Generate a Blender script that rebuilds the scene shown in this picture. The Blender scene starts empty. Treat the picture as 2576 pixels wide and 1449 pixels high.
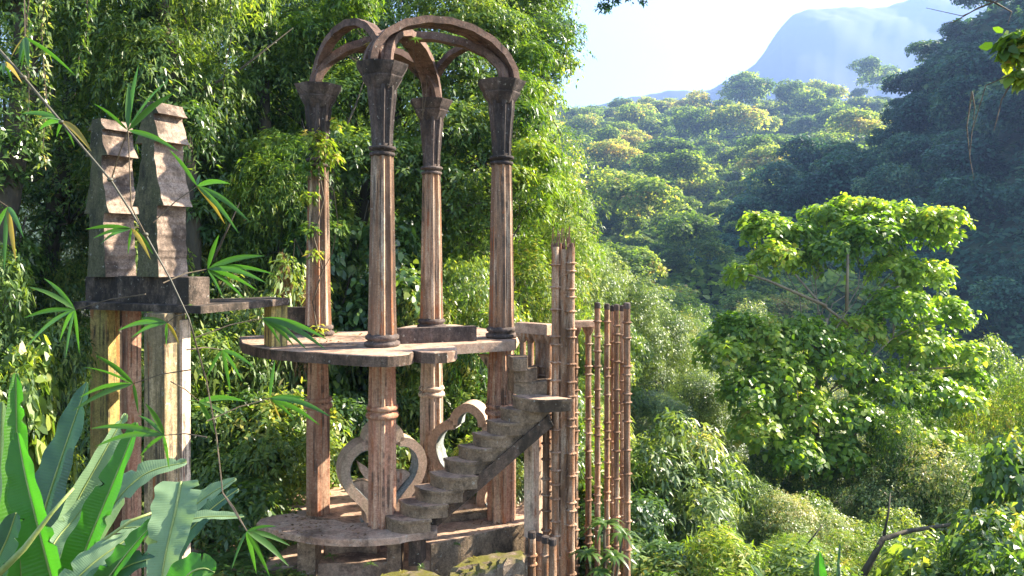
import bpy, math, random
import numpy as np
from mathutils import Vector, Matrix

# ---------------------------------------------------------------- camera, world, sun
F = 1860.0            # focal length in pixels of a 2576 px wide picture
scene = bpy.context.scene
C = scene.collection
cam_data = bpy.data.cameras.new("camera")
cam = bpy.data.objects.new("camera", cam_data)
C.objects.link(cam)
cam.location = (0, 0, 0)
cam.rotation_euler = (math.pi / 2, 0, 0)
cam_data.sensor_width = 36.0
cam_data.lens = 36.0 * F / 2576.0
cam_data.shift_y = -89.5 / 2576.0
cam_data.clip_start = 0.05
cam_data.clip_end = 30000
scene.camera = cam

SUN_AZ = math.radians(20)      # from +X towards +Y
SUN_EL = math.radians(33)
world = bpy.data.worlds.new("World")
scene.world = world
world.use_nodes = True
wn = world.node_tree
wn.nodes.clear()
sky = wn.nodes.new("ShaderNodeTexSky")
sky.sky_type = 'NISHITA'
sky.sun_disc = False
sky.sun_elevation = SUN_EL
sky.sun_rotation = math.pi / 2 - SUN_AZ
sky.air_density = 1.0
sky.dust_density = 1.2
sky.ozone_density = 1.0
bg = wn.nodes.new("ShaderNodeBackground")
bg.inputs['Strength'].default_value = 0.070
wo = wn.nodes.new("ShaderNodeOutputWorld")
wn.links.new(sky.outputs[0], bg.inputs[0])
wn.links.new(bg.outputs[0], wo.inputs[0])
sl = bpy.data.lights.new("sun", 'SUN')
sl.energy = 5.0
sl.angle = math.radians(0.5)
sl.color = (1.0, 0.90, 0.76)
sun = bpy.data.objects.new("sun", sl)
C.objects.link(sun)
sdir = Vector((math.cos(SUN_AZ) * math.cos(SUN_EL), math.sin(SUN_AZ) * math.cos(SUN_EL), math.sin(SUN_EL)))
sun.rotation_euler = sdir.to_track_quat('Z', 'Y').to_euler()
sun.location = (60, 20, 60)
scene.view_settings.view_transform = 'Standard'
scene.view_settings.look = 'None'
scene.view_settings.exposure = 3.0
scene.view_settings.gamma = 1.0
scene.render.engine = 'CYCLES'
scene.cycles.max_bounces = 5
scene.cycles.diffuse_bounces = 2
scene.cycles.glossy_bounces = 1
scene.cycles.transmission_bounces = 3
scene.cycles.transparent_max_bounces = 4
scene.cycles.volume_bounces = 0
scene.cycles.use_denoising = True

# ---------------------------------------------------------------- helpers
def P(u, v, D):
    return Vector(((u - 1288) / F * D, D, -(v - 635) / F * D))

def PZ(u, v, z):
    """point on the level plane z"""
    D = -z * F / (v - 635)
    return Vector(((u - 1288) / F * D, D, z))

OFF = {}
def mk(name, verts, faces, mat, parent=None, origin=None, smooth=False, attr=None):
    v = np.asarray([tuple(p) for p in verts] if not isinstance(verts, np.ndarray) else verts, dtype=np.float64)
    if parent is not None:
        off = OFF[parent.name]
    elif origin is not None:
        off = Vector(origin)
    else:
        off = Vector((float(v[:, 0].mean()), float(v[:, 1].mean()), float(v[:, 2].min())))
    v = v - np.array(off)
    me = bpy.data.meshes.new(name)
    if isinstance(faces, np.ndarray):
        n, k = faces.shape
        me.vertices.add(len(v)); me.vertices.foreach_set("co", v.astype(np.float32).ravel())
        me.loops.add(n * k); me.loops.foreach_set("vertex_index", faces.astype(np.int32).ravel())
        me.polygons.add(n)
        me.polygons.foreach_set("loop_start", (np.arange(n) * k).astype(np.int32))
        me.update(calc_edges=True)
    else:
        me.from_pydata([tuple(p) for p in v], [], faces)
        me.update()
    if attr is not None:
        a = me.attributes.new("tone", 'FLOAT', 'FACE')
        a.data.foreach_set("value", attr.astype(np.float32))
    if smooth:
        me.polygons.foreach_set("use_smooth", [True] * len(me.polygons))
    if mat is not None:
        me.materials.append(mat)
    o = bpy.data.objects.new(name, me)
    C.objects.link(o)
    if parent is not None:
        o.parent = parent
    else:
        o.location = off
    OFF[o.name] = off
    return o

def empty(name, loc):
    o = bpy.data.objects.new(name, None)
    C.objects.link(o)
    o.location = loc
    o.empty_display_size = 0.2
    OFF[o.name] = Vector(loc)
    return o

def tag(o, label=None, cat=None, group=None, kind=None):
    if label: o["label"] = label
    if cat: o["category"] = cat
    if group: o["group"] = group
    if kind: o["kind"] = kind
    return o

class MB:
    """collects shapes into one mesh"""
    def __init__(s): s.v = []; s.f = []
    def add(s, v, f):
        b = len(s.v)
        s.v += [Vector(p) for p in v]
        s.f += [tuple(i + b for i in q) for q in f]
        return s
    def prism(s, poly, z0, z1, bevel=0.0):
        """poly: list of (x,y) counter clockwise"""
        n = len(poly)
        A = sum(poly[i][0] * poly[(i + 1) % n][1] - poly[(i + 1) % n][0] * poly[i][1] for i in range(n))
        if A < 0: poly = poly[::-1]
        if bevel > 0:
            cx = sum(p[0] for p in poly) / n; cy = sum(p[1] for p in poly) / n
            def ins(p):
                d = Vector((cx - p[0], cy - p[1])); d = d.normalized() * bevel
                return (p[0] + d.x, p[1] + d.y)
            ip = [ins(p) for p in poly]
            v = [(p[0], p[1], z0) for p in poly] + [(p[0], p[1], z1 - bevel) for p in poly] + [(p[0], p[1], z1) for p in ip]
            f = [tuple(range(n))[::-1], tuple(range(2 * n, 3 * n))]
            for k in (0, n):
                f += [(k + i, k + (i + 1) % n, k + n + (i + 1) % n, k + n + i) for i in range(n)]
        else:
            v = [(p[0], p[1], z0) for p in poly] + [(p[0], p[1], z1) for p in poly]
            f = [tuple(range(n))[::-1], tuple(range(n, 2 * n))]
            f += [(i, (i + 1) % n, n + (i + 1) % n, n + i) for i in range(n)]
        return s.add(v, f)
    def box(s, c, ax, half):
        """ax: angle of the local x axis, half sizes"""
        ca, sa = math.cos(ax), math.sin(ax)
        hx, hy, hz = half
        poly = [(c[0] + ca * x - sa * y, c[1] + sa * x + ca * y) for x, y in ((-hx, -hy), (hx, -hy), (hx, hy), (-hx, hy))]
        return s.prism(poly, c[2] - hz, c[2] + hz, bevel=min(0.012, hx * .3, hz * .3))
    def tube(s, pts, rad, sides=8, cap=True):
        pts = [Vector(p) for p in pts]
        n = len(pts)
        if not hasattr(rad, '__len__'): rad = [rad] * n
        v = []; ref = Vector((0.31, 0.87, 0.11)).normalized()
        for i, p in enumerate(pts):
            t = (pts[min(i + 1, n - 1)] - pts[max(i - 1, 0)]).normalized()
            a = t.cross(ref)
            if a.length < 1e-3: a = t.cross(Vector((1, 0, 0)))
            a.normalize(); b = t.cross(a)
            for k in range(sides):
                th = 2 * math.pi * k / sides
                v.append(p + (a * math.cos(th) + b * math.sin(th)) * rad[i])
        f = []
        for i in range(n - 1):
            for k in range(sides):
                f.append((i * sides + k, i * sides + (k + 1) % sides, (i + 1) * sides + (k + 1) % sides, (i + 1) * sides + k))
        if cap:
            f.append(tuple(range(sides))[::-1]); f.append(tuple((n - 1) * sides + k for k in range(sides)))
        return s.add(v, f)
    def lathe(s, c, prof, section, rot=0.0):
        """prof: (r, z) list; section: (angle, factor) list"""
        m = len(section); v = []
        for r, z in prof:
            for a, k in section:
                v.append((c[0] + r * k * math.cos(a + rot), c[1] + r * k * math.sin(a + rot), c[2] + z))
        f = []
        for i in range(len(prof) - 1):
            for j in range(m):
                f.append((i * m + j, i * m + (j + 1) % m, (i + 1) * m + (j + 1) % m, (i + 1) * m + j))
        f.append(tuple(range(m))[::-1]); f.append(tuple((len(prof) - 1) * m + j for j in range(m)))
        return s.add(v, f)
    def sweep(s, pts, side, up_half, side_half, closed=False):
        """rectangular bar along pts; 'side' is a fixed direction; the other is tangent x side"""
        pts = [Vector(p) for p in pts]; n = len(pts); side = Vector(side).normalized(); v = []
        for i, p in enumerate(pts):
            t = (pts[min(i + 1, n - 1)] - pts[max(i - 1, 0)]).normalized()
            q = t.cross(side).normalized()
            uh = up_half[i] if hasattr(up_half, '__len__') else up_half
            for a, b in ((-1, -1), (1, -1), (1, 1), (-1, 1)):
                v.append(p + q * uh * a + side * side_half * b)
        f = []
        for i in range(n - 1):
            for k in range(4):
                f.append((i * 4 + k, i * 4 + (k + 1) % 4, (i + 1) * 4 + (k + 1) % 4, (i + 1) * 4 + k))
        f.append((3, 2, 1, 0)); f.append(tuple((n - 1) * 4 + k for k in range(4)))
        return s.add(v, f)
    def build(s, name, mat, parent=None, origin=None, smooth=False):
        o = mk(name, s.v, s.f, mat, parent, origin, smooth)
        import bmesh
        bm = bmesh.new(); bm.from_mesh(o.data)
        bmesh.ops.recalc_face_normals(bm, faces=bm.faces)
        bm.to_mesh(o.data); bm.free()
        return o

# ---------------------------------------------------------------- materials
def new_mat(name):
    m = bpy.data.materials.new(name); m.use_nodes = True
    nt = m.node_tree; nt.nodes.clear()
    out = nt.nodes.new("ShaderNodeOutputMaterial")
    return m, nt, out

def noise(nt, vec, scale, detail=5, rough=.6):
    n = nt.nodes.new("ShaderNodeTexNoise"); n.inputs['Scale'].default_value = scale
    n.inputs['Detail'].default_value = detail; n.inputs['Roughness'].default_value = rough
    nt.links.new(vec, n.inputs['Vector']); return n.outputs['Fac']

def ramp(nt, fac, stops):
    r = nt.nodes.new("ShaderNodeValToRGB")
    e = r.color_ramp.elements
    while len(e) < len(stops): e.new(0.5)
    for k, (p, c) in enumerate(stops):
        e[k].position = p; e[k].color = (c[0], c[1], c[2], 1) if hasattr(c, '__len__') else (c, c, c, 1)
    nt.links.new(fac, r.inputs[0]); return r.outputs[0]

def mix(nt, fac, a, b, mode='MIX'):
    m = nt.nodes.new("ShaderNodeMix"); m.data_type = 'RGBA'; m.blend_type = mode
    if hasattr(fac, 'links'): nt.links.new(fac, m.inputs[0])
    else: m.inputs[0].default_value = fac
    for s, x in ((m.inputs[6], a), (m.inputs[7], b)):
        if hasattr(x, 'links'): nt.links.new(x, s)
        else: s.default_value = (*x, 1)
    return m.outputs[2]

def concrete(name, base, alt, stain, streak=0.12, stain_amt=.5, sc=2.2, bump=.5, moss=None, courses=0, algae=.8):
    m, nt, out = new_mat(name)
    g = nt.nodes.new("ShaderNodeNewGeometry")
    mp = nt.nodes.new("ShaderNodeMapping"); mp.inputs['Scale'].default_value = (1, 1, streak)
    nt.links.new(g.outputs['Position'], mp.inputs[0])
    pos = g.outputs['Position']
    mp2 = nt.nodes.new("ShaderNodeMapping"); mp2.inputs['Scale'].default_value = (1, 1, max(.3, streak)); mp2.inputs['Location'].default_value = (sc * 3.1, base[0] * 40, 5)
    nt.links.new(g.outputs['Position'], mp2.inputs[0])
    a = noise(nt, mp.outputs[0], sc * 3, 6, .65)
    b = noise(nt, mp.outputs[0], sc * 1.3, 6, .7)
    c = noise(nt, pos, sc * 12, 5, .75)
    col = mix(nt, ramp(nt, a, [(.40, 0), (.62, 1)]), base, alt)
    lo = .62 - .28 * stain_amt
    col = mix(nt, ramp(nt, b, [(lo, 0), (lo + .16, 1)]), col, stain)
    d = noise(nt, pos, sc * 1.8, 8, .75)
    col = mix(nt, ramp(nt, d, [(.55, 0), (.72, .75)]), col, (base[0]*.35, base[1]*.35, base[2]*.33))
    col = mix(nt, ramp(nt, c, [(.35, .55), (.6, 0)]), col, (stain[0] * .45, stain[1] * .45, stain[2] * .45))
    alg = noise(nt, mp2.outputs[0], 1.1, 7, .72)
    col = mix(nt, ramp(nt, alg, [(.50, 0), (.60, algae)]), col, (stain[0] * .42, stain[1] * .42, stain[2] * .42))
    if streak < .2:
        mp3 = nt.nodes.new("ShaderNodeMapping"); mp3.inputs['Scale'].default_value = (1, 1, .035); mp3.inputs['Location'].default_value = (7.3, 1.1, 2)
        nt.links.new(g.outputs['Position'], mp3.inputs[0])
        drip = noise(nt, mp3.outputs[0], 17, 3, .6)
        brk = ramp(nt, noise(nt, pos, 1.9, 5, .7), [(.42, 0), (.55, 1)])
        dm = nt.nodes.new("ShaderNodeMath"); dm.operation = 'MULTIPLY'
        nt.links.new(ramp(nt, drip, [(.53, 0), (.58, .85)]), dm.inputs[0]); nt.links.new(brk, dm.inputs[1])
        col = mix(nt, dm.outputs[0], col, (.055, .045, .035))
        rust = noise(nt, mp3.outputs[0], 11, 3, .6)
        dm2 = nt.nodes.new("ShaderNodeMath"); dm2.operation = 'MULTIPLY'
        nt.links.new(ramp(nt, rust, [(.57, 0), (.62, .8)]), dm2.inputs[0]); nt.links.new(ramp(nt, noise(nt, pos, 2.6, 5, .7), [(.45, 0), (.56, 1)]), dm2.inputs[1])
        col = mix(nt, dm2.outputs[0], col, (.34, .11, .035))
    fine = noise(nt, pos, 55, 3, .8)
    col = mix(nt, ramp(nt, fine, [(.3, .5), (.55, 0)]), col, (stain[0] * .6, stain[1] * .6, stain[2] * .6))
    lich = noise(nt, pos, sc * 7, 4, .6)
    col = mix(nt, ramp(nt, lich, [(.64, 0), (.70, .55)]), col, (.42, .40, .33))
    if moss:
        sp = nt.nodes.new("ShaderNodeSeparateXYZ"); nt.links.new(g.outputs['Normal'], sp.inputs[0])
        mm = nt.nodes.new("ShaderNodeMath"); mm.operation = 'MULTIPLY'
        nt.links.new(ramp(nt, sp.outputs[2], [(.2, 0), (.75, 1)]), mm.inputs[0])
        nt.links.new(ramp(nt, noise(nt, pos, sc * 1.5, 6, .7), [(.38, 0), (.52, 1)]), mm.inputs[1])
        mcol = mix(nt, noise(nt, pos, 9, 4), (moss[0]*.5, moss[1]*.5, moss[2]*.5), (moss[0]*1.5, moss[1]*1.4, moss[2]*1.3))
        col = mix(nt, mm.outputs[0], col, mcol)
    bs = nt.nodes.new("ShaderNodeBsdfPrincipled"); bs.inputs['Roughness'].default_value = .9
    bs.inputs['Specular IOR Level'].default_value = .2
    nt.links.new(col, bs.inputs['Base Color'])
    h = mix(nt, .5, noise(nt, pos, 38, 6, .7), c)
    if courses:
        w = nt.nodes.new("ShaderNodeTexWave"); w.bands_direction = 'Z'; w.inputs['Scale'].default_value = courses
        w.inputs['Distortion'].default_value = 1.5; w.inputs['Detail'].default_value = 3
        nt.links.new(pos, w.inputs[0]); h = mix(nt, .3, h, w.outputs[0])
    bp = nt.nodes.new("ShaderNodeBump"); bp.inputs['Strength'].default_value = bump; bp.inputs['Distance'].default_value = .03
    nt.links.new(h, bp.inputs['Height']); nt.links.new(bp.outputs[0], bs.inputs['Normal'])
    nt.links.new(bs.outputs[0], out.inputs[0])
    return m

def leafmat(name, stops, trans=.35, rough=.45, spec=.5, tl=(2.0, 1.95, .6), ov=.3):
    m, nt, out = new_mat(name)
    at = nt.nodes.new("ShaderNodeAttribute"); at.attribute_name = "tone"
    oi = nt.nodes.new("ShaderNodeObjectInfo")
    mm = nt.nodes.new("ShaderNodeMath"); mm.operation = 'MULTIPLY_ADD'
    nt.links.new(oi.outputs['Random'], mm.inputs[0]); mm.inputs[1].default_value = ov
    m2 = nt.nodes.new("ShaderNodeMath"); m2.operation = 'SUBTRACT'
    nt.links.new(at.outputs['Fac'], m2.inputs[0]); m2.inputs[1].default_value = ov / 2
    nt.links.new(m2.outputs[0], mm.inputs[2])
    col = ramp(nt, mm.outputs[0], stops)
    bs = nt.nodes.new("ShaderNodeBsdfPrincipled"); bs.inputs['Roughness'].default_value = rough
    bs.inputs['Specular IOR Level'].default_value = spec
    nt.links.new(col, bs.inputs['Base Color'])
    tr = nt.nodes.new("ShaderNodeBsdfTranslucent")
    tc = mix(nt, 1.0, col, tl, 'MULTIPLY'); nt.links.new(tc, tr.inputs[0])
    ms = nt.nodes.new("ShaderNodeMixShader"); ms.inputs[0].default_value = trans
    nt.links.new(bs.outputs[0], ms.inputs[1]); nt.links.new(tr.outputs[0], ms.inputs[2])
    nt.links.new(ms.outputs[0], out.inputs[0])
    return m

def plain(name, c1, c2, sc=5, rough=.85, bump=.3, stretch=(1, 1, 1)):
    m, nt, out = new_mat(name)
    tc = nt.nodes.new("ShaderNodeTexCoord")
    mp = nt.nodes.new("ShaderNodeMapping"); mp.inputs['Scale'].default_value = stretch
    nt.links.new(tc.outputs['Object'], mp.inputs[0])
    n = noise(nt, mp.outputs[0], sc, 6, .7)
    col = ramp(nt, n, [(.35, c1), (.65, c2)])
    bs = nt.nodes.new("ShaderNodeBsdfPrincipled"); bs.inputs['Roughness'].default_value = rough
    nt.links.new(col, bs.inputs['Base Color'])
    bp = nt.nodes.new("ShaderNodeBump"); bp.inputs['Strength'].default_value = bump; bp.inputs['Distance'].default_value = .05
    nt.links.new(n, bp.inputs['Height']); nt.links.new(bp.outputs[0], bs.inputs['Normal'])
    nt.links.new(bs.outputs[0], out.inputs[0])
    return m

M = {}
M['upper'] = concrete("weathered_red_concrete", (.74, .60, .43), (.48, .22, .09), (.24, .145, .09), .05, .8, 3.6, .35, algae=.85)
M['capital'] = concrete("dark_stained_concrete", (.20, .155, .13), (.14, .095, .072), (.055, .045, .038), .3, .6, 2.2)
M['arch'] = concrete("arch_concrete", (.25, .16, .115), (.19, .11, .075), (.085, .055, .04), 1, .4, 3)
M['lower'] = concrete("pink_painted_concrete", (.66, .35, .22), (.66, .48, .31), (.42, .15, .08), .07, .4, 2.0, .3, algae=.45)
M['cream'] = concrete("cream_painted_concrete", (.80, .62, .44), (.72, .50, .36), (.46, .30, .20), .1, .15, 2.0, .3, algae=.15)
M['slab'] = concrete("slab_concrete", (.60, .43, .30), (.52, .32, .21), (.24, .15, .10), 1, .35, 1.6, .5)
M['stele_side'] = concrete('shade_dark_mossy_side', (.15, .135, .07), (.10, .10, .045), (.035, .035, .02), .5, .5, 2.6, .8)  # shade of the stele sides put into colour, with moss green
M['frame'] = concrete('peach_painted_concrete', (.70, .48, .34), (.58, .44, .30), (.36, .24, .15), .3, .3, 2.4, .35, algae=.4)
M['rim'] = concrete('shade_and_mould_dark', (.24, .16, .11), (.17, .11, .075), (.06, .045, .03), .5, .6, 2.6, .7)  # dark tone carries the slab rim's shade as well as mould
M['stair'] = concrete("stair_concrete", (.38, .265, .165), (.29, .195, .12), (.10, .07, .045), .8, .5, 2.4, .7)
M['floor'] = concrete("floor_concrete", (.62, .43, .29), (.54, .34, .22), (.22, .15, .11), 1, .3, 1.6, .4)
M['block'] = concrete("mossy_block_concrete", (.40, .29, .18), (.30, .21, .13), (.09, .07, .048), .6, .5, 2.6, .9)
M['mossy'] = concrete("mossy_stone", (.36, .27, .19), (.27, .19, .12), (.07, .055, .04), .8, .4, 2.0, .9, moss=(.115, .11, .02))
M['stele'] = concrete("board_marked_concrete", (.46, .345, .255), (.35, .25, .18), (.13, .095, .07), .9, .5, 3.2, .8, courses=3.4)
M['steleblk'] = concrete("pedestal_concrete", (.26, .19, .14), (.17, .12, .085), (.045, .036, .026), .5, .8, 2.4, .8)
M['pillar'] = concrete("ochre_green_concrete", (.66, .45, .15), (.48, .42, .12), (.18, .15, .06), .15, .3, 1.8, algae=.5)
M['pillarlit'] = concrete('lit_cream_ochre_concrete', (.62, .45, .26), (.50, .36, .19), (.13, .11, .05), .12, .5, 1.8, algae=.6)  # lit variant of the pillar concrete, sunlight put into its creamier colour
M['pole'] = concrete("rusty_pole_concrete", (.60, .44, .30), (.44, .19, .08), (.20, .11, .06), .2, .6, 5, .6, algae=.7)
M['frame_in'] = concrete("pale_blue_concrete", (.42, .45, .43), (.32, .36, .35), (.16, .15, .11), .5, .35, 2.4, .3)
M['rust'] = plain("rusted_rebar", (.10, .05, .03), (.2, .1, .06), 20)
M['bark'] = plain("mossy_bark", (.035, .03, .02), (.10, .08, .045), 2.5, .95, .8, (1, 1, .4))
M['barklight'] = plain("pale_bark", (.16, .12, .07), (.28, .22, .13), 3, .9, .6, (1, 1, .3))
M['twig'] = plain("brown_twig", (.05, .035, .02), (.12, .09, .05), 6)
M['culm'] = plain("bamboo_cane", (.035, .035, .02), (.11, .095, .055), 3, .6, .1)
M['ground'] = plain("forest_floor", (.025, .03, .012), (.07, .06, .03), .6, .95, .8)
M['hill'] = plain("hillside_undergrowth", (.018, .035, .012), (.045, .075, .02), .35, .95, 1.0)
M['mountain'] = plain("mountain_forest", (.006, .013, .010), (.020, .030, .018), .01, .95, .5)

G_DEEP = [(0, (.03, .07, .018)), (.35, (.065, .13, .03)), (.65, (.12, .20, .045)), (.9, (.20, .26, .055)), (1, (.36, .33, .08))]
G_MID = [(0, (.04, .085, .018)), (.35, (.095, .165, .035)), (.65, (.19, .26, .055)), (.88, (.29, .33, .07)), (1, (.46, .42, .11))]
G_YEL = [(0, (.03, .07, .012)), (.35, (.09, .17, .02)), (.7, (.20, .28, .03)), (.9, (.32, .36, .04)), (1, (.45, .34, .08))]
G_PALE = [(0, (.03, .06, .02)), (.35, (.10, .165, .04)), (.65, (.20, .27, .08)), (.9, (.34, .38, .15)), (1, (.45, .38, .18))]
G_LIME = [(0, (.06, .13, .015)), (.35, (.16, .26, .03)), (.7, (.32, .40, .055)), (.92, (.46, .50, .08)), (1, (.50, .40, .08))]
M['leaf_deep'] = leafmat("deep_green_leaf", G_DEEP, .42, .34, .6)
M['leaf_mid'] = leafmat("fresh_green_leaf", G_MID, .45, .38, .5)
M['leaf_yel'] = leafmat("yellow_green_leaf", G_YEL, .42, .45, .4, (1.5, 1.6, .6))
M['leaf_lime'] = leafmat('lime_leaf', G_LIME, .52, .4, .5, (1.6, 1.8, .5))
M['leaf_pale'] = leafmat("pale_olive_leaf", G_PALE, .35, .4, .5)
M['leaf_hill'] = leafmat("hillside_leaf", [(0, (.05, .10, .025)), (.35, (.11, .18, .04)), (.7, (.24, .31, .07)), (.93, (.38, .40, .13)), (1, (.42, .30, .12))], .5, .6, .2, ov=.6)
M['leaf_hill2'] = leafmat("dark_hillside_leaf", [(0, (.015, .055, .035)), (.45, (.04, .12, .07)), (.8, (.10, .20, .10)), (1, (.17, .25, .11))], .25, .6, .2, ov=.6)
M['dry'] = leafmat("dry_brown_leaf", [(0, (.10, .06, .03)), (.5, (.22, .14, .07)), (1, (.38, .28, .13))], .3, .7, .2, (1.3, 1.1, .7))

def bladeleaf(name, c, ct, trans=.5, rough=.35, ribs=True):
    m, nt, out = new_mat(name)
    uv = nt.nodes.new("ShaderNodeAttribute"); uv.attribute_name = "along"
    tc = nt.nodes.new("ShaderNodeTexCoord")
    w = nt.nodes.new("ShaderNodeMath"); w.operation = 'MULTIPLY'; nt.links.new(uv.outputs['Fac'], w.inputs[0]); w.inputs[1].default_value = 420
    s = nt.nodes.new("ShaderNodeMath"); s.operation = 'SINE'; nt.links.new(w.outputs[0], s.inputs[0])
    n = noise(nt, tc.outputs['Object'], 7, 4)
    n2 = noise(nt, tc.outputs['Object'], 60, 4)
    col = mix(nt, n, (c[0] * .65, c[1] * .7, c[2] * .6), (c[0] * 1.3, c[1] * 1.2, c[2] * 1.2))
    col = mix(nt, ramp(nt, n2, [(.62, 0), (.72, .5)]), col, (c[0]*.5+.05, c[1]*.5+.03, c[2]*.4))
    if ribs:
        col = mix(nt, ramp(nt, s.outputs[0], [(.3, 0), (1, .15)]), col, (c[0] * .6, c[1] * .65, c[2] * .6))
    bs = nt.nodes.new("ShaderNodeBsdfPrincipled"); bs.inputs['Roughness'].default_value = rough
    nt.links.new(col, bs.inputs['Base Color'])
    bp = nt.nodes.new("ShaderNodeBump"); bp.inputs['Strength'].default_value = .15; bp.inputs['Distance'].default_value = .004
    nt.links.new(s.outputs[0], bp.inputs['Height'])
    if ribs: nt.links.new(bp.outputs[0], bs.inputs['Normal'])
    tr = nt.nodes.new("ShaderNodeBsdfTranslucent"); nt.links.new(mix(nt, .0 if not ribs else .25, ct, col), tr.inputs[0])
    ms = nt.nodes.new("ShaderNodeMixShader"); ms.inputs[0].default_value = trans
    nt.links.new(bs.outputs[0], ms.inputs[1]); nt.links.new(tr.outputs[0], ms.inputs[2])
    nt.links.new(ms.outputs[0], out.inputs[0]); return m
M['banana'] = bladeleaf("banana_leaf_green", (.06, .17, .02), (.07, .36, .015), .5)
M['banana_pale'] = bladeleaf("banana_leaf_grey_green", (.17, .27, .14), (.30, .50, .12), .3, .5)
M['banana_dark'] = bladeleaf("banana_leaf_dark", (.05, .12, .06), (.03, .12, .03), .25, .4)
M['bamboo_leaf'] = bladeleaf("bamboo_leaf", (.06, .14, .02), (.07, .22, .015), .4, .4, False)
M['bamboo_yel'] = bladeleaf("bamboo_leaf_yellowing", (.26, .22, .04), (.36, .27, .03), .45, .45, False)
M['strap'] = bladeleaf("strap_leaf", (.09, .16, .03), (.16, .32, .03), .4, .4, False)

# ---------------------------------------------------------------- foliage
def unit(a): return a / (np.linalg.norm(a, axis=-1, keepdims=True) + 1e-9)

def leaf_cloud(pos, nrm, tone, k, L, W, rng, droop=.35, lift=.3, wide=False):
    N = len(pos) * k
    p = np.repeat(pos, k, 0); n = np.repeat(nrm, k, 0); t = np.repeat(tone, k, 0)
    r = unit(rng.normal(size=(N, 3)))
    q = unit(np.cross(n, r))
    d = q + n * (lift + rng.normal(size=(N, 1)) * .3); d[:, 2] -= droop
    d = unit(d)
    up = unit(np.array([0, 0, 1.0]) * .6 + n * .5 + rng.normal(size=(N, 3)) * .35)
    side = unit(np.cross(d, up))
    l = (L * rng.uniform(.6, 1.25, (N, 1))); w = W * l / L * .5
    base = p + d * l * .15 + rng.normal(size=(N, 3)) * L * .25
    down = np.zeros((N, 3)); down[:, 2] = -1
    tip = base + d * l + down * l * droop * .5
    if wide:
        m1 = base + d * l * .25; m2 = base + d * l * .68 + down * l * droop * .12
        V = np.stack([base, m1 + side * w, m2 + side * w * .8, tip, m2 - side * w * .8, m1 - side * w], 1).reshape(-1, 3)
        Fc = np.arange(N * 6).reshape(N, 6)
    else:
        m = base + d * l * .42
        V = np.stack([base, m + side * w, tip, m - side * w], 1).reshape(-1, 3)
        Fc = np.arange(N * 4).reshape(N, 4)
    tn = np.clip(t + rng.normal(size=N) * .17, 0, 1)
    return V, Fc, tn

def sprigs_for(clumps, n_total, rng, flat=.75, inner=.72):
    """clumps: (x,y,z,r). sprigs over the upper shell of each"""
    c = np.array(clumps, float)
    w = c[:, 3] ** 2; w /= w.sum()
    idx = rng.choice(len(c), n_total, p=w)
    d = unit(rng.normal(size=(n_total, 3))); flip = (d[:, 2] < -.25) & (rng.random(n_total) < .75)
    d[flip, 2] *= -1
    # lumpy surface
    ph = rng.uniform(0, 6.28, (len(c), 3))[idx]
    lump = 1 + .16 * np.sin(d[:, 0] * 5 + ph[:, 0]) * np.sin(d[:, 1] * 5 + ph[:, 1]) + .12 * np.sin(d[:, 2] * 9 + ph[:, 2])
    rad = c[idx, 3] * lump * (inner + (1.05 - inner) * rng.random(n_total) ** .6)
    pos = c[idx, :3] + d * rad[:, None] * np.array([1, 1, flat])
    nrm = unit(d + np.array([0, 0, .5]))
    ct = rng.uniform(.18, .72, len(c))[idx]
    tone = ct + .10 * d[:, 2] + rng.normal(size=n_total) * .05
    return pos, nrm, tone

def trunk_mesh(base, top, r0, clumps, rng, nlimb=9, sides=8, bend=.25):
    mb = MB(); base = Vector(base); top = Vector(top)
    H = (top - base).length
    pts = []
    for i in range(9):
        t = i / 8
        p = base.lerp(top, t) + Vector((math.sin(t * 5 + rng.random()) * bend * t * (1 - t) * 4, math.cos(t * 4 + rng.random()) * bend * t * (1 - t) * 4, 0))
        pts.append(p)
    mb.tube(pts, [r0 * (1.25 if i == 0 else 1 - .75 * i / 8) for i in range(9)], sides)
    cl = sorted(clumps, key=lambda c: -c[3])[:nlimb]
    for c in cl:
        cc = Vector(c[:3])
        t = min(.95, max(.2, (cc.z - base.z) / H * .72)); k = int(t * 8)
        s = pts[k]
        ll = (cc - s).length; wb = lambda a: Vector((rng.normal() * a * ll, rng.normal() * a * ll, rng.normal() * a * ll))
        m1 = s.lerp(cc, .3) + wb(.06) - Vector((0, 0, .06 * ll)); mm = s.lerp(cc, .52) + wb(.08); m2 = s.lerp(cc, .75) + wb(.05)
        rr = min(r0 * (1 - .75 * t) * .45, .022 * ll + .01)
        mb.tube([s, m1, mm, m2, cc], [rr, rr * .75, rr * .55, rr * .4, rr * .15], 6)
        for _ in range(3):
            e = cc + Vector(rng.normal(size=3)) * c[3] * .5
            mb.tube([m2, (m2 + e) / 2 + Vector((0, 0, .05)), e], [rr * .4, rr * .25, rr * .1], 4)
    return mb

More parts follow.
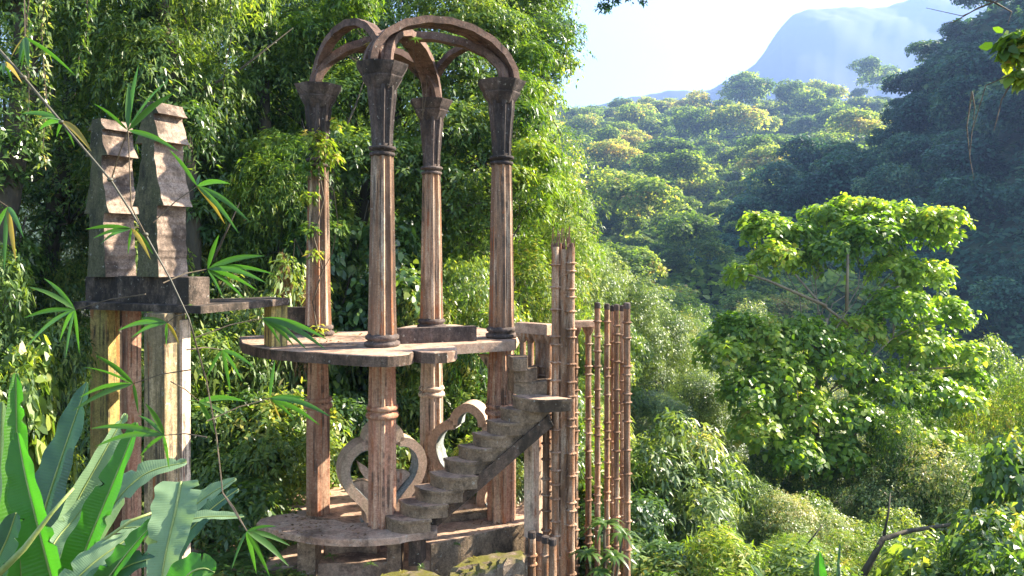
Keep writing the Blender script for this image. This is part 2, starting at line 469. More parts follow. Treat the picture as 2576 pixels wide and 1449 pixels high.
LEAF = {  # k, L, W, droop, lift, wide
    'fine': (6, .135, .052, .30, .3, False),
    'tiny': (6, .115, .05, .25, .3, False),
    'lance': (7, .19, .055, .40, .25, False),
    'feather': (9, .20, .038, .35, .35, False),
    'broad': (5, .25, .20, .45, .25, True),
    'lime': (6, .19, .135, .45, .3, True),
    'mid': (6, .145, .06, .45, .25, False),
}
def kind_tree(name, seed, H, R, z0, ncl, style, nleaf, mat, bark='bark', parts=('trunk', 'crown'), r0=None, flat=.75, crown_flat=1.0, inner=.6):
    """a prototype tree at the origin, returned as empty with trunk and crown"""
    rng = np.random.default_rng(seed)
    cl = []
    cz = (z0 + H) / 2; hz = (H - z0) / 2
    for i in range(ncl):
        d = unit(rng.normal(size=3)); rr = rng.uniform(.45, .85)
        cr = R * rng.uniform(.24, .42)
        cl.append((d[0] * R * rr, d[1] * R * rr, min(cz + d[2] * hz * rr * crown_flat, H - cr * flat), cr))
    k, L, W, dr, li, wd = LEAF[style]
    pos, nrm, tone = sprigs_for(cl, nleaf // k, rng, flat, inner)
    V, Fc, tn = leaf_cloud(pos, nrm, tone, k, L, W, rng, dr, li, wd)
    e = empty(name, (0, 0, 0))
    tm = trunk_mesh((0, 0, 0), (0, 0, max(z0 + hz * 1.2, H * .6)), r0 or H * .018, cl, rng)
    tm.build(parts[0], M[bark], e, smooth=True)
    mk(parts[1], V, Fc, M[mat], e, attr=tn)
    return e, H, R

used = set()
def place(proto, loc, sc, rz, label, cat, group=None):
    e, H, R = proto
    if e.name not in used:
        used.add(e.name); o = e
    else:
        o = e.copy(); C.objects.link(o)
        for ch in list(e.children):
            c = ch.copy(); C.objects.link(c); c.parent = o
    o.location = loc; o.rotation_euler = (0, 0, rz)
    o.scale = sc
    tag(o, label, cat, group)
    return o

def gz(x, y):
    s = lambda t: max(0.0, min(1.0, t)) ** 2 * (3 - 2 * max(0.0, min(1.0, t)))
    z = -6.6
    z -= 9.0 * s((x - 1.0) / 16.0)
    z -= 4.0 * s((x - 12) / 40.0)
    z += 3.0 * s((-x - 4) / 22.0) * s((y - 12) / 14)
    z -= 6.0 * s((y - 30) / 50.0)
    return z

# ---------------------------------------------------------------- terrain
def terrain():
    xs = np.concatenate([-np.geomspace(9000, 20, 26), np.linspace(-18, 40, 40), np.geomspace(44, 9000, 26)])
    ys = np.concatenate([-np.geomspace(600, 8, 10), np.linspace(-6, 70, 40), np.geomspace(75, 9000, 26)])
    V = [(x, y, gz(x, y) + .12 * math.sin(x * .9) * math.sin(y * .8 + x * .2)) for y in ys for x in xs]
    nx = len(xs)
    Fc = [(j * nx + i, j * nx + i + 1, (j + 1) * nx + i + 1, (j + 1) * nx + i) for j in range(len(ys) - 1) for i in range(nx - 1)]
    tag(mk("ground", V, Fc, M['ground'], origin=(0, 0, 0), smooth=True), kind='structure')
terrain()

def loft(name, rows, nu, nv, mat, amp, seed, kind='structure', freq=1.0):
    """rows: lists of points with the same count; returns sampler"""
    R_ = [np.array([tuple(p) for p in r]) for r in rows]
    def samp(s, t):
        k = t * (len(R_) - 1); i = min(int(k), len(R_) - 2); fr = k - i
        def row(r):
            q = s * (len(r) - 1); a = min(int(q), len(r) - 2); g = q - a
            return r[a] * (1 - g) + r[a + 1] * g
        return row(R_[i]) * (1 - fr) + row(R_[i + 1]) * fr
    rng = np.random.default_rng(seed); ph = rng.uniform(0, 6.28, 12)
    def bump(p):
        x, y = p[0] * freq, p[1] * freq
        return amp * (math.sin(x * .11 + ph[0]) * math.sin(y * .09 + ph[1]) + .5 * math.sin(x * .27 + y * .13 + ph[2]) + .35 * math.sin(y * .31 - x * .22 + ph[3]) + .2 * math.sin(x * .9 + ph[4]) * math.sin(y * .8 + ph[5]))
    V = []
    for j in range(nv + 1):
        for i in range(nu + 1):
            p = samp(i / nu, j / nv).copy(); p[2] += bump(p); V.append(tuple(p))
    Fc = [(j * (nu + 1) + i, j * (nu + 1) + i + 1, (j + 1) * (nu + 1) + i + 1, (j + 1) * (nu + 1) + i) for j in range(nv) for i in range(nu)]
    o = mk(name, V, Fc, mat, origin=(0, float(R_[0][0][1]), -20), smooth=True)
    tag(o, kind=kind)
    return samp, bump

US = [-700, 300, 900, 1290, 1385, 1500, 1560, 1680, 1780, 1900, 2000, 2090, 2200, 2330, 2700]
VR = [410, 430, 360, 330, 318, 300, 288, 300, 288, 262, 240, 262, 250, 245, 245]
KF = 1.5; KD = 1.3
far_rows = [
    [P(u, 1100, 70) for u in US],
    [P(u, 800, 88) for u in US],
    [P(u, 720, 120) for u in US],
    [P(u, 600, 185) for u in US],
    [P(u, 430, 300) for u in US],
    [P(u, v + 60, 430) for u, v in zip(US, VR)],
    [P(u, v + 18, 500) for u, v in zip(US, VR)],
    [P(u, v + 160, 620) for u, v in zip(US, VR)],
    [P(u, v + 420, 900) for u, v in zip(US, VR)]]
far_rows = [[p * KF for p in r] for r in far_rows]
far_s, far_b = loft("far_hillside", far_rows, 90, 60, M['hill'], 3.0, 3)
dk_rows = [
    [P(1700, 800, 135), P(1800, 800, 140), P(1900, 850, 140), P(2100, 900, 120), P(2350, 950, 100), P(2576, 1000, 84), P(2900, 1100, 70), P(3400, 1300, 62)],
    [P(1740, 770, 150), P(1850, 700, 160), P(1935, 630, 168), P(2100, 650, 140), P(2350, 640, 118), P(2576, 600, 104), P(2900, 500, 90), P(3400, 300, 80)],
    [P(1770, 780, 165), P(1880, 720, 180), P(1945, 540, 190), P(2120, 480, 185), P(2330, 450, 165), P(2500, 330, 140), P(2900, 20, 120), P(3400, -150, 110)],
    [P(1790, 780, 170), P(1900, 710, 190), P(1965, 530, 205), P(2080, 470, 200), P(2230, 390, 195), P(2310, 250, 190), P(2400, 90, 180), P(2900, -220, 160)],
    [P(1820, 800, 200), P(1930, 720, 230), P(2010, 560, 260), P(2150, 500, 260), P(2340, 340, 260), P(2450, 140, 260), P(2700, -60, 250), P(3200, -300, 230)],
    [P(1720, 800, 260), P(1870, 800, 300), P(1960, 760, 330), P(2100, 700, 340), P(2500, 600, 340), P(2800, 500, 340), P(3200, 400, 340), P(3800, 300, 330)]]
dk_rows = [[p * KD for p in r] for r in dk_rows]
dk_s, dk_b = loft("shaded_hillside", dk_rows, 70, 50, M['hill'], 2.2, 5)
mu = [1100, 1500, 1650, 1760, 1850, 1900, 1935, 1965, 2000, 2050, 2100, 2150, 2200, 2290, 2400, 2700, 3100]
mv = [300, 262, 240, 222, 196, 160, 110, 72, 46, 24, 12, 14, 16, 2, -30, -80, -60]
mt_rows = [[P(u, 640, 1300) for u in mu], [P(u, 420 + (v - 150) * .2, 1900) for u, v in zip(mu, mv)], [P(u, v + 40, 2350) for u, v in zip(mu, mv)], [P(u, v, 2450) for u, v in zip(mu, mv)], [P(u, v + 200, 2900) for u, v in zip(mu, mv)], [P(u, 620, 3600) for u in mu]]
loft("mountain", mt_rows, 160, 60, M['mountain'], 9, 8, freq=.12)

# ---------------------------------------------------------------- hillside trees (individual crowns)
def hill_proto(seed, mat, flat, nleaf=4200):
    rng = np.random.default_rng(seed)
    cl = []
    for i in range(14):
        d = unit(rng.normal(size=3)); d[2] = abs(d[2])
        rr = rng.uniform(.3, .68)
        cl.append((d[0] * rr, d[1] * rr, (.35 + d[2] * .45) * flat * 1.5, rng.uniform(.22, .38)))
    pos, nrm, tone = sprigs_for(cl, nleaf // 3, rng, .7, .8)
    V, Fc, tn = leaf_cloud(pos, nrm, tone, 3, .085, .065, rng, .2, .3)
    mb = MB(); mb.tube([(0, 0, -.9), (.02, .01, -.2), (0, 0, .35)], [.05, .035, .02], 5)
    o = mk("hillside_tree", V, Fc, M[mat], origin=(0, 0, 0), attr=tn)
    o.data.materials.append(M['bark'])
    return o
HP = [hill_proto(100 + i, 'leaf_hill', [.8, .65, 1.0, .75][i]) for i in range(4)]
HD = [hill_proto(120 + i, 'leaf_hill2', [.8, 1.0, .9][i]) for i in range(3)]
hused = set()
def hill_tree(proto, p, r, rng, label, group, hz=1.0):
    if proto.name in hused:
        o = proto.copy(); C.objects.link(o)
    else:
        hused.add(proto.name); o = proto
    o.location = (p[0], p[1], p[2] + r * .35)
    o.scale = (r, r * rng.uniform(.9, 1.1), r * hz * rng.uniform(.85, 1.15)); o.rotation_euler = (0, 0, rng.uniform(0, 6.28))
    tag(o, label, "tree", group); return o

rng = np.random.default_rng(11)
nfar = 0
# rows from the ridge down
for t, r0, su in ((-.09, 3.6, 13), (-.04, 3.6, 13), (.0, 3.6, 13), (.715, 9, 18), (.67, 9, 16), (.62, 9, 16), (.575, 9.5, 15), (.53, 9, 14), (.49, 8.5, 14), (.45, 8, 13), (.41, 7.5, 13), (.37, 7, 12), (.33, 6.8, 12), (.29, 6.2, 12), (.25, 5.6, 12), (.21, 5, 12), (.17, 4.2, 12), (.12, 3.6, 12)):
    t = (t * 7 + 1) / 8; r0 *= KF
    for i in range(su):
        s = .205 + (.93 - .205) * (i + rng.uniform(.1, .9)) / su if t > .475 else .205 + (.72 - .205) * (i + rng.uniform(.1, .9)) / su
        p = far_s(s, t + rng.uniform(-.018, .018)).copy(); p[2] += far_b(p)
        r = r0 * (1 if t > .3 else .8) * rng.choice([.6, .8, 1.0, 1.3, 1.8]) * rng.uniform(.9, 1.15)
        if t > .74: lab = "small hazy tree crown on the skyline of the sunlit far ridge"
        elif t > .475: lab = "hazy yellow-green tree crown on the upper slope of the sunlit far hillside"
        else: lab = "blue-hazed green tree crown on the lower slope below the sunlit far hillside"
        hill_tree(HP[int(rng.integers(4))], p, r, rng, lab, "tree crowns covering the sunlit far hillside, " + ("skyline" if t > .74 else "upper slope" if t > .475 else "lower slope"), .85); nfar += 1
def far_at(u, v, D, r, label, hz=1.0, proto=0):
    D *= KF; r *= KF
    p = P(u, v, D); return hill_tree(HP[proto], (p.x, p.y, p.z - r * .9), r, rng, label, None, hz)
far_at(1522, 505, 240, 9.5, "large domed hazy tree standing out in the middle of the far hillside", 1.15, 2)
far_at(1690, 475, 262, 9, "broad flat-topped pale tree right of the large domed hazy tree", .6, 1)
far_at(2182, 195, 420, 11, "round dark hazy tree on the ridge where the dark slope meets the mountain", 1.0, 2)
far_at(1720, 590, 170, 8.5, "wide cream-green tree crown low in the valley beyond the rusty poles", .8, 3)
far_at(1990, 240, 400, 12, "tall bulging tree crown on the ridge under the blue mountain", 1.0, 0)
# dark side of the valley
k = 0
for t, n_, r0 in ((.60, 17, 7.5), (.54, 15, 7.5), (.48, 15, 7.5), (.42, 14, 7), (.35, 14, 6.5), (.28, 14, 6), (.2, 13, 5.5), (.12, 13, 5), (.05, 12, 4.6)):
    for i in range(n_):
        s = (i + rng.uniform(.1, .9)) / n_ * .96
        p = dk_s(s, t + rng.uniform(-.02, .02)).copy(); p[2] += dk_b(p)
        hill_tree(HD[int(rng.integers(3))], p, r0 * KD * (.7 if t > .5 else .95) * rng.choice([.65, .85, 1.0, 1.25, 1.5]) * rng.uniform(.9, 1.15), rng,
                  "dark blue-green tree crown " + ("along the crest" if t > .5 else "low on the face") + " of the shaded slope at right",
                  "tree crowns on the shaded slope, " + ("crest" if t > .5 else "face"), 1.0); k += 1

# leafy cover between the crowns of both slopes
def slope_cover(name, samp, bmp, n, s0, s1, t0, t1, L, seed, mat, label):
    rg = np.random.default_rng(seed); ps = []
    for i in range(n):
        s = rg.uniform(s0, s1); t = t0 + (t1 - t0) * rg.random() ** .8
        p = samp(s, t).copy(); p[2] += bmp(p) + rg.uniform(-.4, .7) * L; ps.append(p)
    ps = np.array(ps); D = np.linalg.norm(ps[:, :2], axis=1)
    V = []; tn = []; 
    nrm = unit(np.stack([rg.normal(size=n) * .5 - .2, rg.normal(size=n) * .5 - .4, np.ones(n)], 1))
    tone = .35 + .2 * np.sin(ps[:, 0] * .13) * np.sin(ps[:, 1] * .1) + rg.normal(size=n) * .08
    sc = np.clip(D / 250, .5, 1.6)
    V, Fc, tn = leaf_cloud(ps, nrm, tone, 5, L, L * .8, rg, .2, .2)
    V = V.reshape(n, -1, 3); V = ps[:, None, :] + (V - ps[:, None, :]) * sc[:, None, None]; V = V.reshape(-1, 3)
    tag(mk(name, V, Fc, M[mat], origin=(0, 200, 0), attr=tn), label, "undergrowth", kind="stuff")
slope_cover("slope_undergrowth", far_s, far_b, 30000, .15, 1.0, .06, .81, 3.0, 61, 'leaf_hill', "low tree cover between the crowns of the sunlit far hillside")
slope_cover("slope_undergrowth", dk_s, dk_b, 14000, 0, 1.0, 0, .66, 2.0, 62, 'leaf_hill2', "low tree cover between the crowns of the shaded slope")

# ---------------------------------------------------------------- pavilion
cols = {'front': Vector((-1.93, 11.0, 0)), 'back': Vector((-1.48, 13.6, 0)), 'left': Vector((-3.25, 12.4, 0)), 'right': Vector((-.17, 12.1, 0))}
ZS = -1.39            # upper slab top
ZB = ZS - .155
ZF = -4.36            # lower platform
pav = empty("pavilion", (-1.7, 12.2, ZF))
tag(pav, "open two-storey concrete pavilion of fluted columns and crossing arches with a curved stair", "pavilion")

def flute(n=8, rib=.14, depth=.83):
    s = []
    for i in range(n):
        a0 = 2 * math.pi * i / n; st = 2 * math.pi / n
        s += [(a0 - st * rib, 1.0), (a0 + st * rib, 1.0), (a0 + st * (rib + .16), depth), (a0 + st * (rib + .20), depth * .975), (a0 + st * (1 - rib - .20), depth * .975), (a0 + st * (1 - rib - .16), depth)]
    return s
FL = flute()
OCT = [(2 * math.pi * (i + .5) / 8, 1.0) for i in range(8)]
HEX = [(2 * math.pi * (i + .5) / 6, 1.0) for i in range(6)]
def rnd(n=20): return [(2 * math.pi * i / n, 1.0 + .02 * math.sin(i * 3.7)) for i in range(n)]
def torus_prof(r, z, h, b):
    return [(r - b, z), (r + b * .6, z + h * .15), (r + b, z + h * .5), (r + b * .6, z + h * .85), (r - b, z + h)]
ROT0 = math.radians(12)
def upper_column(c, name_label, cap_r=.40):
    mb = MB()
    mb.lathe((c.x, c.y, ZS), [(.215, .10), (.215, .22), (.205, .5), (.178, 2.2), (.165, 2.83)], FL, ROT0)
    col = mb.build("upper_column", M['upper'], pav)
    if name_label: col["label"] = name_label
    b = MB()
    b.lathe((c.x, c.y, ZS), [(.245, 0.0)] + [(.27, .03), (.265, .06), (.225, .075), (.215, .09), (.25, .11), (.255, .15), (.225, .175), (.2, .18)], rnd(), 0)
    o = b.build("base_moulding", M['capital'], col, smooth=True); 
    r = MB()
    r.lathe((c.x, c.y, ZS), torus_prof(.165, 2.81, .07, .03) + torus_prof(.17, 2.90, .07, .04) + [(.15, 3.0)], rnd(), 0)
    r.build("neck_ring", M['capital'], col, smooth=True)
    k = MB()
    k.lathe((c.x, c.y, ZS), [(.155, 2.96), (.165, 3.2), (.19, 3.5), (.215, 3.72), (.222, 3.86)], FL, ROT0)
    k.lathe((c.x, c.y, ZS), [(.20, 3.80), (.25, 3.87), (.315, 3.97), (.32, 3.99)], OCT, ROT0)
    k.lathe((c.x, c.y, ZS), [(.29, 3.985), (.335, 4.04), (cap_r, 4.145), (cap_r + .01, 4.17)], OCT, ROT0)
    k.build("capital", M['capital'], col)
    return col
upper_column(cols['front'], None)
for kx in ('back', 'left', 'right'): upper_column(cols[kx], None)

def lower_column(c, ztop, zbot, sec, mat, zr, lab, r=(.165, .19, .2, .205)):
    mb = MB(); h = ztop - zbot
    mb.lathe((c.x, c.y, zbot), [(r[3], 0), (r[3], .3), (r[2], zr - zbot - .12), (r[2] * .98, zr - zbot)], sec, ROT0)
    mb.lathe((c.x, c.y, zbot), [(r[1], zr - zbot + .02), (r[1], zr - zbot + .2), (r[0], h)], sec, ROT0)
    o = mb.build("lower_column", M[mat], pav); o["label"] = lab
    q = MB(); z = zr - zbot
    q.lathe((c.x, c.y, zbot), torus_prof(r[1] + .01, z - .10, .10, .035) + torus_prof(r[1] + .0, z + .015, .09, .035), rnd(), 0)
    q.build("collar", M[mat], o, smooth=True)
    return o
c = cols
lower_column(c['left'], ZB, -4.7, HEX, 'lower', -2.52, "plain six-sided pink column below the slab", (.175, .2, .215, .215))
lower_column(c['front'], ZB, -4.08, FL, 'lower', -2.36, "fluted pink column with a double collar below the slab", (.19, .205, .205, .205))
lower_column(c['back'], ZB, ZF, FL, 'cream', -2.55, "cream fluted column below the slab", (.18, .205, .21, .215))
lower_column(Vector((c['right'].x, c['right'].y, 0)), ZB, ZF, FL, 'lower', -2.55, "fluted column behind the stair", (.2, .24, .235, .235))

# upper slab
sl = [(609, 862), (640, 871), (681, 878), (763, 884), (850, 890), (928, 894), (975, 895), (1004, 893), (1030, 890), (1040, 886), (1037, 882), (1060, 886), (1094, 887), (1125, 885), (1145, 881), (1150, 875), (1144, 870), (1122, 867), (1296, 857)]
poly = [tuple(PZ(u, v, ZS)[:2]) for u, v in sl]
poly += [(.12, 12.55), (-.4, 13.4), (-1.1, 14.3), (-1.9, 14.1), (-2.3, 13.15), (-3.1, 13.0), (-3.7, 12.9), (-4.5, 12.2)]
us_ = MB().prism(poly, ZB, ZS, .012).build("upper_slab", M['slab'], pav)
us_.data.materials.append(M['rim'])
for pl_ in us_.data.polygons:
    if abs(pl_.normal.z) < .5 and pl_.center.x + OFF[us_.name].x < -.9: pl_.material_index = 1  # left rim faces: shade painted in by the darker material
# parapet strip on the slab
a = PZ(1000, 866, ZS); b_ = PZ(1199, 858, ZS)
d = (b_ - a).normalized(); nn = Vector((-d.y, d.x, 0))
mb = MB(); mb.prism([tuple((a + nn * 0)[:2]), tuple(b_[:2]), tuple((b_ + nn * .13)[:2]), tuple((a + nn * .13)[:2])], ZS + .003, ZS + .235, .008)
mb.build("parapet", M['capital'], pav)

# arches
ZC = ZS + 4.17
def arch(a, b, rise, double, half_w=.10, thick=.065, name="arch_rib", out=.06, mat='arch'):
    A = cols[a]; B = cols[b]
    d = (B - A).normalized(); sd = Vector((-d.y, d.x, 0)); L = (B - A).length
    offs = ([(-.115, .055), (.115, .055)] if double else [(0, half_w)])
    mb = MB()
    for o_, hw in offs:
        pts = []
        n = 36
        for i in range(n + 1):
            th = math.pi * i / n
            x = L / 2 - (L / 2 + out) * math.cos(th); z = rise * math.sin(th) ** .98
            wob = .008 * math.sin(i * 1.7 + L)
            pts.append(Vector((A.x, A.y, ZC - .02)) + d * x + sd * o_ + Vector((0, 0, z + wob)))
        mb.sweep(pts, sd, thick * .84, hw)
    if double:
        pts = []
        for i in range(37):
            th = math.pi * i / 36
            x = L / 2 - (L / 2 + out - .015) * math.cos(th); z = (rise - .02) * math.sin(th) ** .92
            pts.append(Vector((A.x, A.y, ZC - .02)) + d * x + Vector((0, 0, z)))
        mb.sweep(pts, sd, thick * .45, .065)
    mb.build(name, M[mat], pav)
arch('front', 'right', .815, True, out=.20)
arch('left', 'front', .84, False, .085, out=.05)
arch('right', 'back', .80, False, .075, .06)
arch('left', 'back', .82, True)
arch('left', 'right', .82, False, .095, .075)
arch('front', 'back', .80, True)
bs_ = MB()
ctr = Vector((-1.7, 12.28, ZC + .80))
bs_.lathe(ctr, [(.04, -.16), (.12, -.1), (.16, 0), (.1, .07), (.03, .1)], rnd(12))
bs_.build("keystone_boss", M['arch'], pav, smooth=True)

# ---- platform and lower floor
fl = MB()
pf = [(-1.2, 11.05), (.19, 11.9), (.24, 11.93), (.66, 12.2), (.78, 12.6), (.45, 14.6), (-1.4, 14.9), (-3.3, 14.2), (-4.1, 13.0), (-3.6, 12.3), (-2.4, 11.9)]
fl.prism(pf, ZF - .55, ZF, .012)
fl.build("floor_slab", M['floor'], pav)
bx = MB(); bx.prism([(-1.2, 11.05), (.19, 11.9), (-.2, 12.3), (-1.6, 11.6)], ZF - .62, ZF - .553); bx.build("plinth", M['block'], pav)
f2 = MB(); e1 = Vector((-1.205, 11.042)); e2 = Vector((.195, 11.892))
f2.prism([(e1.x, e1.y), (e2.x, e2.y), (e2.x - .012, e2.y + .02), (e1.x - .012, e1.y + .02)], ZF - .62, ZF - .006); f2.build("plinth_face", M['block'], pav)
blk = MB(); blk.prism([(.20, 11.3), (.62, 11.42), (.72, 11.95), (.30, 11.88)], ZF - .35, ZF - .02, .012); blk.prism([(.22, 11.22), (.5, 11.25), (.58, 11.6), (.25, 11.6)], ZF - .9, ZF - .352, .01)
blk.build("corner_block", M['block'], pav)
# low step behind the stair
st = MB(); st.prism([tuple(PZ(1030, 1312, ZF + .10)[:2]), tuple(PZ(1243, 1285, ZF + .10)[:2]), tuple(PZ(1235, 1276, ZF + .10)[:2]), tuple(PZ(1100, 1290, ZF + .1)[:2])], ZF + .002, ZF + .1, .008)
st.build("low_step", M['stair'], pav)

# petal shaped disc
ZD = -4.05
pd = [(645, 1315), (660, 1325), (690, 1333), (708, 1337), (751, 1346), (793, 1353), (853, 1357), (900, 1357.5), (943, 1356), (1004, 1351), (1022, 1346), (1100, 1335), (1100, 1318), (1000, 1312), (937, 1314), (870, 1315), (840, 1306), (800, 1308), (778, 1304), (755, 1294), (733, 1291), (690, 1296), (655, 1305)]
MB().prism([tuple(PZ(u, v, ZD)[:2]) for u, v in pd], ZD - .10, ZD, .012).build("petal_slab", M['slab'], pav)
for u, w in ((768, .13), (990, .10)):
    lg = MB(); p = PZ(u, 1340, ZD); lg.prism([(p.x - w, p.y + .05), (p.x + w, p.y + .05), (p.x + w * .8, p.y + .5), (p.x - w * .8, p.y + .5)], -4.75, ZD - .103)
    lg.build("petal_support", M['stair'], pav)
# lower terrace under the petals
tr = MB()
tr.prism([tuple(PZ(u, v, -4.62)[:2]) for u, v in [(450, 1425), (620, 1432), (820, 1418), (1080, 1412), (1100, 1350), (640, 1325), (470, 1345)]], -5.2, -4.62, .01)
tr.prism([(-5.3, 9.5), (-1.2, 9.8), (-1.1, 10.6), (-5.5, 10.4)], -5.9, -4.86, .01)
tr.prism([(-4.55, 8.9), (-3.3, 9.0), (-3.2, 9.6), (-4.6, 9.55)], -5.9, -4.72, .01)
tr.build("lower_terrace", M['floor'], pav)
cv = MB()
p0 = PZ(805, 1372, -4.38); p1 = PZ(945, 1368, -4.38)
pts = [p0.lerp(p1, i / 8) + Vector((0, .12 * math.sin(i / 8 * math.pi), 0)) for i in range(9)]
cv.sweep([q + Vector((0, .25, -.12)) for q in pts], (0, 0, 1), .05, .13)
cv.build("curved_riser", M['floor'], pav)

# mossy ledge in front
def rough_prism(poly, z0, z1, seed, amp=.04, sub=4):
    rg = np.random.default_rng(seed); out = []
    for i in range(len(poly)):
        a = poly[i]; b = poly[(i + 1) % len(poly)]
        for k in range(sub):
            t = k / sub; out.append((a[0] * (1 - t) + b[0] * t + rg.normal() * amp, a[1] * (1 - t) + b[1] * t + rg.normal() * amp))
    return out
ld = MB()
ld.prism(rough_prism([tuple(PZ(u, v, -4.30)[:2]) for u, v in [(1128, 1430), (1200, 1420), (1280, 1408), (1323, 1397), (1318, 1385), (1240, 1388), (1165, 1404)]], 0, 0, 1, .02), -4.75, -4.30, .05)
o = ld.build("mossy_ledge", M['mossy'], None, smooth=False); tag(o, "moss-covered curved stone ledge in front of the pavilion plinth", "ledge")
ld = MB()
ld.prism(rough_prism([tuple(PZ(u, v, -4.25)[:2]) for u, v in [(935, 1475), (1130, 1475), (1135, 1452), (1060, 1427), (1005, 1432), (950, 1446)]], 0, 0, 2, .03), -4.9, -4.25, .05)
o = ld.build("mossy_rock", M['mossy']); tag(o, "mossy rounded rock with grass tufts at the bottom edge below the stair", "rock")
rg = np.random.default_rng(5)
for i in range(7):
    u = 1150 + i * 24; p = P(u, 1462 - i * 7, 9.9)
    m_ = MB(); r = .11
    m_.prism(rough_prism([(p.x - r, p.y - r), (p.x + r, p.y - r * .8), (p.x + r, p.y + r), (p.x - r, p.y + r)], 0, 0, 20 + i, .02, 2), p.z - .1, p.z + .09, .04)
    tag(m_.build("stone", M['mossy']), "small rough stone in the dry-laid row under the mossy ledge", "stone", "dry-laid stones under the mossy ledge")

# ---- staircase
stair = empty("staircase", (-1.5, 10.7, -4.05)); 
stair.parent = pav; stair.location = Vector((-1.5, 10.7, -4.05)) - OFF[pav.name]; OFF[stair.name] = Vector((-1.5, 10.7, -4.05))
H_ = .19
nose = [(964, 1291), (1002, 1255), (1042, 1220), (1079, 1186), (1115, 1151), (1151, 1116), (1187, 1085), (1222, 1051), (1257, 1018), (1288, 994)]
corner = [(1028, 1314), (1072, 1275), (1111, 1237), (1148, 1203), (1186, 1163), (1224, 1130), (1258, 1095), (1296, 1061), (1332, 1029), (1372, 1006)]
for i in range(10):
    z = -3.86 + H_ * i
    N = PZ(*nose[i], z); Cc = PZ(*corner[i], z)
    N.y = min(max(N.y, 10.95), 11.2); N.x = (nose[i][0] - 1288) / F * N.y
    Cc.y = min(max(Cc.y, 10.6), 10.95); Cc.x = (corner[i][0] - 1288) / F * Cc.y
    m_ = MB(); d = Cc - N; pe = Vector((d.y, -d.x, 0)).normalized()
    if pe.y > 0: pe = -pe
    pts = []
    for k in range(9):
        t = k / 8; q = N + d * t + pe * .085 * math.sin(t * math.pi) ** .8
        pts.append((q.x, q.y))
    dep = .34 if i < 9 else .30
    pts.append((Cc.x + dep * .95 + (.12 if i == 9 else 0), Cc.y + .10)); pts.append((N.x + dep + .02, N.y + .17))
    ci = Vector(((N.x + Cc.x) / 2 + .1, (N.y + Cc.y) / 2 + .1, 0))
    m_.prism(pts, z - .045, z, .008)
    m_.prism([(a_ + (ci.x - a_) * .05, b_ + (ci.y - b_) * .09) for a_, b_ in pts], z - H_, z - .046)
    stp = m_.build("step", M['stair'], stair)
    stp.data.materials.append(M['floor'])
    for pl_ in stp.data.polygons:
        if pl_.normal.z > .9: pl_.material_index = 1  # lighter concrete on tread tops, their light put into colour
sg = MB()   # sloped beam under the steps
def stp_pt(i, dx, dy, dz):
    z = -3.86 + H_ * i; u, v = corner[min(i, 9)]; Cc = P(u, v, 10.8); return Vector((Cc.x + dx, 10.86 + dy, z + dz))
sgv = []
a0 = stp_pt(0, .02, 0, -.19); a9 = stp_pt(9, .05, 0, -.19)
for y0, y1 in ((-.01, .22),):
    top0 = Vector((a0.x + .04, 10.98, -4.12)); top1 = Vector((a9.x + .0, 10.98, -2.42))
    w = Vector((0, .30, 0)); lo = Vector((.09, 0, -.17))
    v = [top0, top1, top1 + lo * .9, top0 + lo + Vector((.0, 0, .0)), top0 + w, top1 + w, top1 + w + lo * .9, top0 + w + lo]
    sg.add(v, [(0, 1, 2, 3), (7, 6, 5, 4), (0, 4, 5, 1), (1, 5, 6, 2), (2, 6, 7, 3), (3, 7, 4, 0)])
sg.prism([(-1.50, 10.72), (-1.33, 10.74), (-1.28, 11.0), (-1.5, 11.0)], -4.55, -4.0)
sg.build("stringer", M['rim'], stair)
for i, (u0, u1, v0) in enumerate([(1294, 1376, 958), (1293, 1350, 927), (1291, 1326, 899)]):
    z = -3.86 + H_ * (10 + i); A = PZ(u0, v0 + 2, z); B = PZ(u1, v0, z)
    A.y = min(A.y, 11.9); A.x = (u0 - 1288) / F * A.y; B.y = A.y + .02 ; B.x = (u1 - 1288) / F * B.y
    m_ = MB()
    m_.prism([(A.x, A.y), ((A.x + B.x) / 2, A.y - .05), (B.x, B.y), (B.x + .02, B.y + .35), (A.x - .1, A.y + .4)], z - H_, z, .01)
    m_.build("step", M['stair'], stair)
# cream pillar under the landing
pl = MB()
base = Vector((.33, 11.42, 0))
def oriented(cx, cy, ang, hx, hy): 
    ca, sa = math.cos(ang), math.sin(ang)
    return [(cx + ca * x - sa * y, cy + sa * x + ca * y) for x, y in ((-hx, -hy), (hx, -hy), (hx, hy), (-hx, hy))]
PR = math.radians(48)
pl.prism(oriented(.33, 11.42, PR, .12, .085), ZF - .02, -2.85)
for i in range(5):
    t = i / 4
    pl.prism(oriented(.33 + .02 * t, 11.42 - .05 * t, PR, .12 + .05 * t, .085), -2.85 + i * .09 + .001 * i, -2.85 + (i + 1) * .09)
pl.build("landing_pillar", M['cream'], pav)
# wall bracket under right slab corner
br = MB(); A = PZ(1210, 893, ZB - .0); 
q0 = P(1203, 893, 12.3); q1 = P(1262, 893, 12.3); q2 = P(1262, 975, 12.3)
br.add([q0, q1, q2, q0 + Vector((0, .12, 0)), q1 + Vector((0, .12, 0)), q2 + Vector((0, .12, 0))], [(0, 1, 2), (5, 4, 3), (0, 3, 4, 1), (1, 4, 5, 2), (2, 5, 3, 0)])
br.build("bracket", M['cream'], pav)

